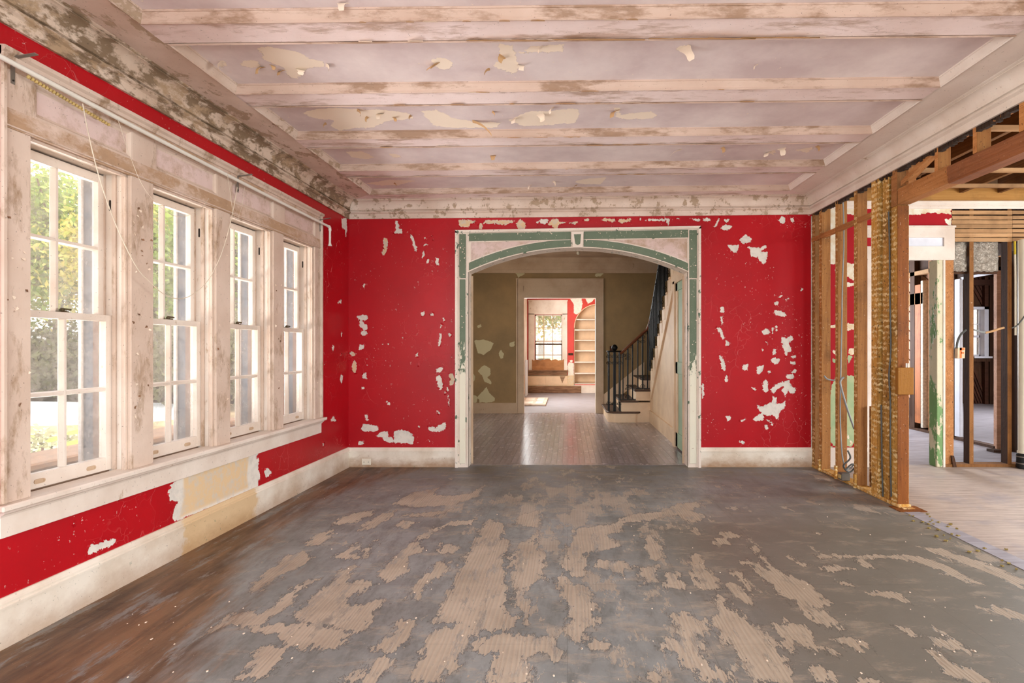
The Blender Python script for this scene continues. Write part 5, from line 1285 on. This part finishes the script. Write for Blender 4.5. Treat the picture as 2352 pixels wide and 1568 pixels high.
# ------------------------------------------------------------------ staircase
st = thing('staircase', 'cream and dark staircase turning up toward the ceiling in the hall', 'staircase', (1.4, 9.7, 0))
RS = .187; YF = 9.70; YB = 11.04
def bull(x0, x1, y0, y1, r, n=8):
    """outline of the first step with a rounded outer end towards the viewer"""
    out = [(x1, y1), (x0, y1), (x0, y0+r)]
    out += [(x0+r-r*math.cos(PI/2*k/n), y0+r-r*math.sin(PI/2*k/n)) for k in range(1, n+1)]
    return out + [(x1-r*.6, y0)] + [(x1-r*.6+r*.6*math.sin(PI/2*k/n), y0+r*.6-r*.6*math.cos(PI/2*k/n)) for k in range(1, n+1)]
up = lambda p, q, d: (p, q, d)
MB().prism(bull(.70, 1.24, YF-.02, YB, .16), up, 0, RS-.03).build('step_base', MAT['stair_trim'], st)
MB().prism(bull(.67, 1.27, YF-.05, YB, .18), up, RS-.03, RS).build('tread', MAT['tread'], st, bevel=.006)
MB().prism(bull(.69, 1.25, YF-.032, YB, .165), up, RS-.045, RS-.03).build('tread_moulding', MAT['stair_trim'], st)
for k, (xa, xb) in enumerate(((.93, 1.42), (1.18, 1.42))):
    z = RS*(k+2); MB().box(xa, 1.44, YF, YB, RS*(k+1) if k == 0 else RS*2, z-.03).build('riser', MAT['stair_trim'], st)
    MB().box(xa-.03, xb if k else 1.22, YF-.03, YB, z-.03, z).build('tread', MAT['tread'], st, bevel=.006)
    MB().box(xa-.012, xb if k else 1.2, YF-.012, YB, z-.045, z-.03).build('tread_moulding', MAT['stair_trim'], st)
MB().box(1.16, 1.44, YF, YB, 0, RS).build('stringer_face', MAT['stair_trim'], st)
MB().box(1.42, 2.59, 9.52, YB, 0, RS*4-.03).build('landing_base', MAT['stair_trim'], st)
MB().box(1.29, 2.59, 9.75, YB, RS*4-.03, RS*4).build('tread', MAT['tread'], st, bevel=.006); MB().box(1.32, 1.44, 9.8, YB, RS*3, RS*4-.03).build('riser', MAT['stair_trim'], st)
for k in range(12):                                # the main flight climbs towards the viewer
    z = RS*(k+5); y = 9.51-.229*k
    MB().box(1.385, 2.59, y-.229-.0, y+.03, z-.028, z).build('tread', MAT['tread'] if k < 0 else MAT['stair_trim'], st, bevel=.006)
    MB().box(1.40, 2.59, y-.23, y-.0, z-RS, z-.028).build('riser', MAT['stair_trim'], st)
# string, wall under the flight, its baseboard
YE = 6.45
def under(y): return RS*4+(9.51-y)/.229*RS
side = lambda p, q, d: (d, p, q)
MB().prism([(9.70, 0), (9.70, RS*4), (9.51, RS*4), (YE, under(YE)), (YE, 0)], side, 1.425, 1.5).build('stair_wall', MAT['stair_trim'], st)
MB().prism([(9.53, RS*4-.32), (9.53, RS*4+.0), (YE, under(YE)-.02), (YE, under(YE)-.34)], side, 1.405, 1.43).build('string_board', MAT['stair_trim'], st)
MB().prism([(9.53, RS*4-.34), (9.53, RS*4-.30), (YE, under(YE)-.32), (YE, under(YE)-.36)], side, 1.396, 1.43).build('string_moulding', MAT['stair_trim'], st, bevel=.004)
MB().box(1.405, 1.43, 7.40, 9.68, 0, .165).box(1.40, 1.43, 7.40, 9.68, .165, .21).build('wall_baseboard', MAT['stair_trim'], st)
MB().prism([(.62, .0), (.62, .30), (1.5, 1.0), (1.5, .72)], lambda p, q, d: (p, d, q), hb-.02, hb-.004).build('wall_string', MAT['stair_trim'], st)
# closet door under the flight
cd = struct('door_4', 'narrow pale green panelled door under the stairs')
MB().box(1.375, 1.43, 7.28, 7.40, 0, 2.14).build('casing', MAT['stair_trim'], cd, bevel=.004); MB().box(1.375, 1.43, 6.35, 7.40, 2.10, 2.24).build('casing', MAT['stair_trim'], cd, bevel=.004)
MB().box(1.372, 1.43, 7.27, 7.41, 0, .2).build('plinth_block', MAT['stair_trim'], cd, bevel=.004)
MB().box(1.405, 1.44, 6.35, 7.28, .02, 2.10).build('door_panel', MAT['door_green'], cd)
for a, b in ((.02, .2), (.95, 1.1), (2.0, 2.1)): MB().box(1.392, 1.41, 6.35, 7.28, a, b).build('door_rail', MAT['door_green'], cd, bevel=.003)
for a, b in ((6.35, 6.5), (7.16, 7.28)): MB().box(1.392, 1.41, a, b, .02, 2.1).build('door_stile', MAT['stair_trim'], cd, bevel=.003)

# iron railing
rl = thing('stair_railing', 'black iron stair railing with scrolls and varnished wooden handrail', 'railing', (1.05, YF, RS))
def scroll(c, r, s, parent, flip=1):
    P = [(c[0]+s*flip*0+(r*(1-t/14))*math.cos(t*.75*flip+PI/2)*s, c[1], c[2]+(r*(1-t/14))*math.sin(t*.75+PI/2)) for t in range(12)]
    MB().tube(P, .0045, 5).build('scroll', MAT['iron'], parent, smooth=True)
def bar(x, y, z0, z1, r=.009, name='baluster'):
    return MB().box(x-r, x+r, y-r, y+r, z0, z1).build(name, MAT['iron'], rl)
YR = 9.74
nz = RS
nw = MB().box(.885, 1.09, YR-.10, YR+.10, RS, RS+.012).build('newel_foot', MAT['iron'], rl) if False else None
nx = {}
for px, r in ((1398.8, .012), (1424, .012), (1411.5, .022)):
    X = (px-CX)*YR/F; nx[px] = X
    b_ = bar(X, YR, RS, 1.215, r, 'newel_bar')
    for zc in (.32, 1.02, 1.13): scroll((X+.03, YR, zc), .03, 1, b_); scroll((X-.03, YR, zc), .03, -1, b_)
for px in (1398.8, 1424): bar((px-CX)*YR/F, YR+.14, RS, 1.215, .012, 'newel_bar')
MB().lathe(((1411.5-CX)*YR/F, YR+.07, 1.205), [(.13, 0), (.14, .012), (.13, .024)], 20).build('newel_cap', MAT['iron'], rl, smooth=True)
MB().lathe(((1411.5-CX)*YR/F, YR, 1.222), [(.01, 0), (.02, .004), (.045, .03), (.055, .06), (.045, .09), (.02, .11), (.005, .114)], 14).build('newel_ball', MAT['iron'], rl, smooth=True)
def rail_z(x): return 1.19+(x-.93)*(1.62-1.19)/(1.40-.93)
for k, px in enumerate((1431, 1442, 1453, 1465, 1476, 1487.5)):
    X = (px-CX)*YR/F; z0 = RS*2 if k < 3 else RS*3
    b_ = bar(X, YR, z0+.02, rail_z(X)-.02, .012 if k in (1, 4) else .009)
    if k in (1, 4):
        for zc in (z0+.06, rail_z(X)-.14, rail_z(X)-.06 if k == 4 else rail_z(X)-.2, z0+.2 if k == 1 else z0+.19): scroll((X+.028, YR, zc), .028, 1, b_); scroll((X-.028, YR, zc), .028, -1, b_)
    else: scroll((X+(.03 if k in (0, 3) else -.03), YR, rail_z(X)-.07), .028, 1 if k in (0, 3) else -1, b_)
for a, b, z in ((.92, 1.20, RS*2), (1.18, 1.43, RS*3)): MB().box(a, b, YR-.015, YR+.015, z+.012, z+.024).build('bottom_bar', MAT['iron'], rl)
hp = [(.905, YR, 1.185)] + [(x, YR, rail_z(x)) for x in np.linspace(.94, 1.35, 6)] + [(1.385, YR-.03, 1.625), (1.40, YR-.12, 1.70), (1.40, YR-.20, 1.755), (1.395, YR-.32, 1.80)]
MB().tube(spline(hp, 4), .026, 8).build('handrail', MAT['rail'], rl, smooth=True)
def fz(y): return RS*5+(9.51-y)/.229*RS+.75
MB().tube([(1.385, 9.42, fz(9.42)), (1.385, 6.75, fz(6.75))], .024, 8).build('handrail', MAT['iron'], rl, smooth=True)
for k in range(24):
    y = 9.50-.1145*k; z0 = RS*(5+int(k//2))
    b_ = bar(1.375, y, z0-.04, fz(y)-.015, .010)
    if k % 2: scroll((1.375, y, fz(y)-.1), .03, 1, b_); scroll((1.375, y, z0+.07), .03, -1, b_)

# ------------------------------------------------------------------ red room at the end
FR = 16.1; kf = FR/F
def Xf(px): return (px-CX)*kf
def Zf(py): return EYE+(CY-py)*kf
fl5 = struct('floor', 'pale floor of the coral room beyond the hall doorway')
MB().box(-1.3, 2.2, 11.16, 16.2, -.1, -.002).build('boards', MAT['backfloor'], fl5)
wn_ = struct('wall_far', 'coral end wall with an arched bookcase niche and rotten wainscot')
NX0, NCX, NR, NSP = .21, .86, .65, 1.86
FPk = polys('''612 265 740 262 750 320 735 395 690 438 655 425 655 330 640 300
780 262 885 262 850 300 810 320 795 290
600 960 655 965 655 1190 640 1190 640 1110 595 1120 585 1000
612 935 640 935 645 955 615 955''', 1180, 630, 4.75, lambda a, b: on_back(a, b, FR))
FPt = polys('''150 1100 660 1100 660 1290 150 1290''', 1180, 630, 4.75, lambda a, b: on_back(a, b, FR))
def niche(c): return ((np.abs(c[:, 0]-NCX) < NR) & (c[:, 1] < NSP) & (c[:, 1] > Zf(883))) | (((c[:, 0]-NCX)**2+(c[:, 1]-NSP)**2 < NR**2) & (c[:, 1] >= NSP))
gw0, gw1, gz0, gz1 = Xf(1228), Xf(1292), .90, Zf(722)
skin('plaster', MAT['coral'], wn_, rng(-1.2, 2.1, .02), rng(0, 3.0, .02), lambda a, b, h: np.stack([a, FR-h, b], 1),
     {'peel': lambda P: sdf(P, FPk+FPt, .1), 'tan': lambda P: np.clip(.5+sdf(P, FPt, .1)/.02, 0, 1)}, keep=lambda c: ~niche(c) & ~((c[:, 0] > gw0) & (c[:, 0] < gw1) & (c[:, 1] > gz0) & (c[:, 1] < gz1)))
MB().box(-1.35, gw0-.02, FR+.006, FR+.3, 0, 3.1).box(gw1+.02, NX0-.02, FR+.006, FR+.3, 0, 3.1).box(gw0-.02, gw1+.02, FR+.006, FR+.3, 0, gz0-.03).box(gw0-.02, gw1+.02, FR+.006, FR+.3, gz1+.02, 3.1).box(NX0-.02, 2.2, FR+.30, FR+.4, 0, 3.1).build('masonry', MAT['dim_panel'], wn_)
MB().box(-1.35, -1.18, 15.0, FR, 0, 3.1).box(-1.35, -1.18, 11.2, 15.0, 0, .5).box(-1.35, -1.18, 11.2, 15.0, 2.9, 3.1).box(-1.35, -1.18, 11.2, 12.0, .5, 2.9).box(-1.35, -1.18, 14.2, 15.0, .5, 2.9).box(2.1, 2.2, 11.2, FR+.3, 0, 3.1).build('masonry', MAT['dim_panel'], wn_)
MB().box(-1.35, 2.2, 11.2, FR+.4, 3.0, 3.1).build('ceiling_plaster', MAT['trim_clean'], wn_)
MB().box(-1.18, -1.13, 14.9, 15.9, .55, 2.7).build('side_window_casing', MAT['trim_clean'], wn_, bevel=.006)
MB().box(NX0-.02, NCX+NR+.02, FR+.26, FR+.30, .3, 2.6).build('niche_back', MAT['dim_panel'], wn_)
MB().box(NX0-.02, NX0, FR, FR+.28, Zf(884), NSP).box(NCX+NR, NCX+NR+.02, FR, FR+.28, Zf(884), NSP).build('niche_side', MAT['dim_panel'], wn_)
ar = [(NCX-NR*math.cos(PI*k/20), NSP+NR*math.sin(PI*k/20)) for k in range(21)]; ar2 = [(NCX-(NR+.02)*math.cos(PI*k/20), NSP+(NR+.02)*math.sin(PI*k/20)) for k in range(21)]
MB().strip([[(a[0], FR-.002, a[1]), (a[0], FR+.28, a[1]), (b[0], FR+.28, b[1]), (b[0], FR-.002, b[1])] for a, b in zip(ar, ar2)], True, True).build('niche_arch', MAT['dim_panel'], wn_)
for py in (733.6, 757.5, 781.6, 805.4, 831.5, 857.4, 882):
    z = Zf(py); dx = NR if z < NSP else math.sqrt(max(NR**2-(z-NSP)**2, .01))
    MB().box(NCX-dx, NCX+dx, FR+.005, FR+.27, z-.018, z+.018).build('shelf', MAT['trim_clean'], wn_, bevel=.003)
MB().box(NX0-.02, 2.1, FR-.02, FR, 0, Zf(884)).build('niche_base', MAT['trim_clean'], wn_)
MB().box(-1.18, Xf(1335), FR-.035, FR-.001, 0, Zf(886)).build('rotten_baseboard', MAT['rot'], wn_, bevel=.006)
MB().box(-1.15, Xf(1305), FR-.09, FR, Zf(853), Zf(849.5)).build('rotten_sill', MAT['rot'], wn_, bevel=.005); MB().box(-1.13, Xf(1303), FR-.04, FR, Zf(862), Zf(853)).build('rotten_apron', MAT['rot'], wn_, bevel=.004)
MB().box(-.62, -.0, FR-.008, FR+.0, Zf(884), Zf(863)).box(-1.12, -.62, FR-.010, FR, Zf(884), Zf(863)).build('wainscot_panel', MAT['dim_panel'], wn_, bevel=.003)
dk = MB()
for k in range(7): dk.box(Xf(1286)+.01*k, Xf(1298)-.012*k, FR-.014, FR-.006, Zf(866+k*2.2), Zf(864.4+k*2.2))
dk.build('exposed_lath', MAT['rot'], wn_)
w6 = struct('window_6', 'cream cased window of the coral room, boarded across its foot')
for a, b in ((1214, 1228), (1291, 1303)): MB().box(Xf(a), Xf(b), FR-.03, FR, Zf(850), Zf(720)).build('casing', MAT['trim_clean'], w6, bevel=.004)
MB().box(Xf(1214), Xf(1303), FR-.03, FR, Zf(708), Zf(690)).box(Xf(1214), Xf(1303), FR-.03, FR, Zf(722), Zf(713)).build('head_rail', MAT['trim_clean'], w6); MB().box(Xf(1214), Xf(1303), FR-.02, FR, Zf(714), Zf(706)).build('head_panel', MAT['trim_clean'], w6)
MB().box(Xf(1213), Xf(1304), FR-.045, FR, Zf(692), Zf(689)).build('head_cap', MAT['trim_clean'], w6)
sa = MB().box(gw0, Xf(1231), FR+.03, FR+.07, gz0, gz1).box(Xf(1289), gw1, FR+.03, FR+.07, gz0, gz1).box(gw0, gw1, FR+.03, FR+.07, gz1-.04, gz1).box(gw0, gw1, FR+.03, FR+.07, Zf(785.5), Zf(782)).build('upper_sash', MAT['trim_clean'], w6)
MB().box(Xf(1230), Xf(1291), FR-.0, FR+.028, Zf(792), Zf(788.5)).box(Xf(1229), Xf(1230.5), FR, FR+.028, gz0, Zf(790)).box(Xf(1289.5), Xf(1291), FR, FR+.028, gz0, Zf(790)).build('lower_sash', MAT['joist_dark'], w6)
for px in (1249, 1269.5): MB().box(Xf(px-.8), Xf(px+.8), FR+.02, FR+.06, gz0, gz1).build('muntin', MAT['hall_trim'], w6)
for py in (752.5, 815): MB().box(gw0, gw1, FR+.021, FR+.058, Zf(py+.8), Zf(py-.8)).build('muntin', MAT['hall_trim'], w6)
for a, b in ((1231, 1248), (1250, 1268.5), (1270.5, 1289)):
    for c_, d_ in ((724, 752), (753.5, 783), (786, 814.5), (816, 848)): MB().box(Xf(a), Xf(b), FR+.04, FR+.043, Zf(d_), Zf(c_)).build('pane', MAT['glass'], w6)
tp = [(Xf(1222), Zf(850)), (Xf(1295.5), Zf(850)), (Xf(1295.5), Zf(824))]
for k in range(14): tp.append((Xf(1295.5-73.5*(k+.7)/14.5), Zf(825+random.uniform(-1.2, 2.6))))
tp.append((Xf(1222), Zf(825)))
o = MB().prism(tp, lambda p, q, d: (p, d, q), FR-.045, FR-.032).build('plywood_board', MAT['ply'], label='torn plywood board nailed across the foot of the coral room window', category='board')
o = outlet(lambda x, v, z: (x, FR-v, z), Xf(1311), Zf(813), .004, .14, 'dark switch plate on the narrow coral pier beside the bookcase', 'joist_dark'); o.name = 'wall_switch'; o['category'] = 'switch'
dl = thing('loose_door_panel', 'panelled wooden door leaf lying flat on the coral room floor', 'door leaf', (-.85, 13.6, 0))
q = [((1207-CX)*12.45/F-.0, 12.45), ((1253-CX)*12.45/F, 12.45), ((1259.5-CX)*14.3/F, 14.3), ((1215-CX)*14.3/F, 14.3)]
MB().box(-1.1, q[1][0], 12.45, 14.2, .0, .035).build('slab', MAT['trim'], dl, bevel=.004)
for a, b in ((-1.0, -.78), (-.72, q[1][0]-.07)):
    for c_, d_ in ((12.58, 13.2), (13.32, 14.08)): MB().box(a, b, c_, d_, .035, .042).build('panel', MAT['trim_clean'], dl, bevel=.003)
pv = thing('radiator_pipes', 'upright pale pipes against the west side of the coral room', 'pipes', (-1.1, 15.3, 0))
for k in range(3): MB().tube([(-1.10, 14.95+.25*k, 0), (-1.10, 14.95+.25*k, .95)], .022, 8).build('pipe', MAT['white_trim'], pv, smooth=True)

# ------------------------------------------------------------------ unseen deck added to block sun and sky
rf = struct('sun_block_deck', 'unseen flat deck added over the house to block sunlight')
MB().box(-2.9, 2.72, -2.8, 6.3, 3.3, 3.4).box(2.65, 7.2, -2.8, 6.3, 3.3, 3.4).box(-3.5, 10.7, 6.2, 16.6, 5.25, 5.35).build('deck', MAT['joist_dark'], rf)
MB().box(-3.5, 10.7, 6.2, 6.3, 3.3, 5.3).box(10.65, 10.75, 6.2, 13.3, 3.0, 5.3).box(-3.5, -3.4, 6.2, 16.6, 3.0, 5.3).build('sun_block_side', MAT['plaster'], rf)

# ------------------------------------------------------------------ outdoors
gr = struct('ground', 'leaf strewn yard outside the windows')
MB().box(-90, -2.62, -30, 90, -.8, -.38).box(-90, 60, 16.7, 120, -.8, -.38).build('soil', MAT['grass'], gr)
dv = struct('driveway', 'pale sunlit concrete driveway across the yard')
MB().prism([(-34, 11.2), (-16, 11.6), (-11.2, 12.0), (-9.4, 12.6), (-8.6, 13.8), (-9.6, 15.6), (-12.2, 17.0), (-18, 17.6), (-36, 18)], up, -.40, -.37).build('slab', MAT['drive'], dv)
ld = struct('wall_ledge', 'low terracotta masonry ledge outside the windows')
MB().box(-3.28, -3.0, .5, 5.25, -.45, .585).build('masonry', MAT['brick'], ld, bevel=.01); MB().box(-3.31, -2.97, .5, 5.28, .585, .63).build('cap', MAT['brick_cap'], ld, bevel=.01)
wg = struct('wall_wing', 'brick wall of the house wing beyond the fourth window')
MB().box(-3.38, -2.62, 6.45, 7.4, -.45, 1.45).build('masonry', MAT['brick'], wg, bevel=.01); MB().box(-3.42, -2.62, 6.42, 7.4, 1.45, 1.5).build('cap', MAT['brick_cap'], wg)
def leaves(name, mat, parent, c, rad, n, size, seed, lo=-.2, clump=14):
    r = np.random.default_rng(seed)
    cl = r.normal(size=(clump, 3)); cl /= np.linalg.norm(cl, axis=1)[:, None]; cl *= r.uniform(.35, 1.0, (clump, 1)); cl[:, 2] = np.clip(cl[:, 2], lo*2.2, 1)
    k = r.integers(0, clump, n); p = cl[k]+r.normal(size=(n, 3))*.26
    p = p*np.array(rad)+np.array(c)
    a = r.normal(size=(n, 3)); a /= np.linalg.norm(a, axis=1)[:, None]; b = np.cross(a, r.normal(size=(n, 3))); b /= np.linalg.norm(b, axis=1)[:, None]
    s = size*r.uniform(.6, 1.3, (n, 1)); a *= s; b *= s*.55
    V = np.stack([p-a, p-b*.9, p+a, p+b], 1).reshape(-1, 3)
    me = bpy.data.meshes.new(name); me.vertices.add(4*n); me.vertices.foreach_set('co', V.astype(np.float32).ravel())
    me.loops.add(4*n); me.loops.foreach_set('vertex_index', np.arange(4*n, dtype=np.int32)); me.polygons.add(n); me.polygons.foreach_set('loop_start', np.arange(0, 4*n, 4, dtype=np.int32))
    me.update(calc_edges=True); me.materials.append(mat)
    o = bpy.data.objects.new(name, me); COL.objects.link(o)
    if parent: o.parent = parent; o.matrix_parent_inverse = Matrix.Translation(-parent.location)
    return o
G0 = -.38
TREES = [(-18.5, 20.5, 8.5, 'a', 'tall green tree beyond the driveway, seen through the first window at its outer edge'), (-15.6, 20.2, 8.0, 'b', 'yellowing tree straight behind the driveway through the first window'),
         (-16.2, 25.0, 10.5, 'a', 'taller green tree standing behind the yellowing one'), (-13.4, 20.6, 7.6, 'a', 'round green tree seen through the second window'), (-11.8, 21.5, 8.2, 'b', 'yellow green tree between the second and third windows'),
         (-10.6, 18.6, 7.4, 'a', 'dense green tree seen through the third window'), (-8.8, 20.0, 7.8, 'b', 'yellowish tree seen through the fourth window'), (-22.0, 22.0, 10.0, 'b', 'broad yellowing tree farthest along the driveway'), (-12.6, 27.0, 11.0, 'a', 'tallest dark green tree at the rear of the yard'),
         (0.5, 27.0, 8.5, 'a', 'green tree outside the coral room window'), (-2.2, 29.0, 9.0, 'b', 'yellow green tree outside the coral room window, behind the other')]
for i, (x, y, h, kd, lab) in enumerate(TREES):
    t = thing('tree', lab, 'tree', (x, y, G0), 'trees in the yard')
    MB().tube([(x, y, G0), (x+.1, y, G0+h*.3), (x-.1, y+.1, G0+h*.6), (x, y, G0+h*.85)], [.22, .17, .11, .04], 8).build('trunk', MAT['bark'], t, smooth=True)
    for q in range(4):
        a = q*1.7+i; MB().tube([(x, y, G0+h*(.3+.1*q)), (x+.7*math.cos(a), y+.7*math.sin(a), G0+h*(.45+.1*q)), (x+1.5*math.cos(a), y+1.5*math.sin(a), G0+h*(.55+.11*q))], [.09, .06, .02], 6).build('branch', MAT['bark'], t, smooth=True)
    leaves('crown', MAT['leaf_'+kd], t, (x, y, G0+h*.62), (2.4, 2.2, h*.36), 13000, .105, i, clump=34)
for i, (x, y, r_, lab) in enumerate(((-20, 19.5, 2.0, 'dark thicket at the outer end of the driveway'), (-17.0, 18.9, 1.8, 'dark undergrowth bush behind the driveway, first window'), (-14.6, 18.9, 1.7, 'brownish thicket between driveway and yellowing tree'), (-12.4, 18.2, 1.7, 'dark bush at the driveway bend, second window'), (-10.8, 16.6, 1.5, 'dark bush seen low in the third window'), (-8.6, 15.8, 1.5, 'dark bush seen low in the fourth window'))):
    t = thing('thicket_bush', lab, 'bush', (x, y, G0), 'undergrowth behind the driveway')
    MB().tube([(x, y, G0), (x+.2, y, G0+1.2)], [.06, .02], 6).build('stem', MAT['bark'], t)
    leaves('crown', MAT['leaf_c'], t, (x, y, G0+1.35), (r_, 1.0, 1.25), 4200, .10, 50+i, lo=-.9, clump=26)
for i, (px, y, r_, zt_, lab) in enumerate(((75, 6.3, .42, .24, 'twiggy shrub past the ledge at the edge of the first window'), (132, 6.6, .5, .32, 'twiggy shrub past the ledge beside the first window muntin'), (172, 6.9, .4, .2, 'small twiggy shrub past the ledge close to the grey reveal'))):
    x = (px-CX)*y/F; t = thing('garden_shrub', lab, 'shrub', (x, y, G0), 'shrubs past the ledge')
    MB().tube([(x, y, G0), (x, y, zt_-.2)], [.02, .01], 6).build('stem', MAT['bark'], t)
    leaves('crown', MAT['leaf_d'], t, (x, y, zt_-.32), (r_, r_*.8, .34), 1800, .035, 80+i, lo=-.8)
t = thing('leafy_plant', 'bright green broad leaved plant at the ledge below the first window', 'plant', (-3.45, 3.75, G0))
x, y = -3.45, 3.72
MB().tube([(x, y, G0), (x, y, .62)], [.012, .008], 6).build('stem', MAT['bark'], t)
for k, (dx, dy, dz, L, a) in enumerate(((0, .02, .66, .17, .3), (.02, .1, .61, .2, 1.3), (-.02, -.06, .70, .16, 2.9), (.02, .16, .68, .15, 1.7), (0, -.1, .62, .18, 4.4))):
    d = Vector((math.cos(a)*.45, math.sin(a), .12)); s_ = Vector((-d.y, d.x, .2)).normalized(); p0 = Vector((x+dx, y+dy, dz))
    R_ = [[tuple(p0+d*L*t_-s_*w), tuple(p0+d*L*t_+Vector((0, 0, .004))), tuple(p0+d*L*t_+s_*w)] for t_, w in ((0, .004), (.25, .03), (.5, .038), (.75, .026), (1, .002))]
    MB().strip(R_).build('leaf', MAT['leaf_a'], t)

# ------------------------------------------------------------------ litter on the floors
lf = MB()
for k in range(34):
    px = random.choice([random.uniform(2130, 2340), random.uniform(2085, 2200)]); py = 1178+(px-2090)*.45+random.uniform(-16, 30)
    x, y = on_floor(px, py); r = random.uniform(.006, .014); a = random.uniform(0, 6.3)
    P = [(x+r*math.cos(a+t)*(1 if i % 2 else .55), y+r*math.sin(a+t)*(1 if i % 2 else .55)) for i, t in enumerate(np.linspace(0, 2*PI, 9)[:-1])]
    lf.strip([[(q[0], q[1], .002) for q in P], [(q[0], q[1], .006+.006*random.random()) for q in P]], True, True)
lf.build('leaf_litter', MAT['leaf_dry'], kind='stuff', label='scattered dry leaf crumbs on the side room floor beside the post', category='litter')
ch = MB()
for k in range(120):
    px, py = random.uniform(250, 2300), random.uniform(1120, 1560); x, y = on_floor(px, py)
    if not (XL(y)+.05 < x < 2.55): continue
    r = random.uniform(.0015, .005); a = random.uniform(0, 3)
    ch.strip([[(x+r*math.cos(a+t), y+r*1.5*math.sin(a+t), h) for t in (0, 1.4, 3.0, 4.5)] for h in (.0, .0025)], True, True)
ch.build('paint_crumbs', MAT['flake'], kind='stuff', label='tiny pale paint crumbs fallen all over the painted floor', category='litter')
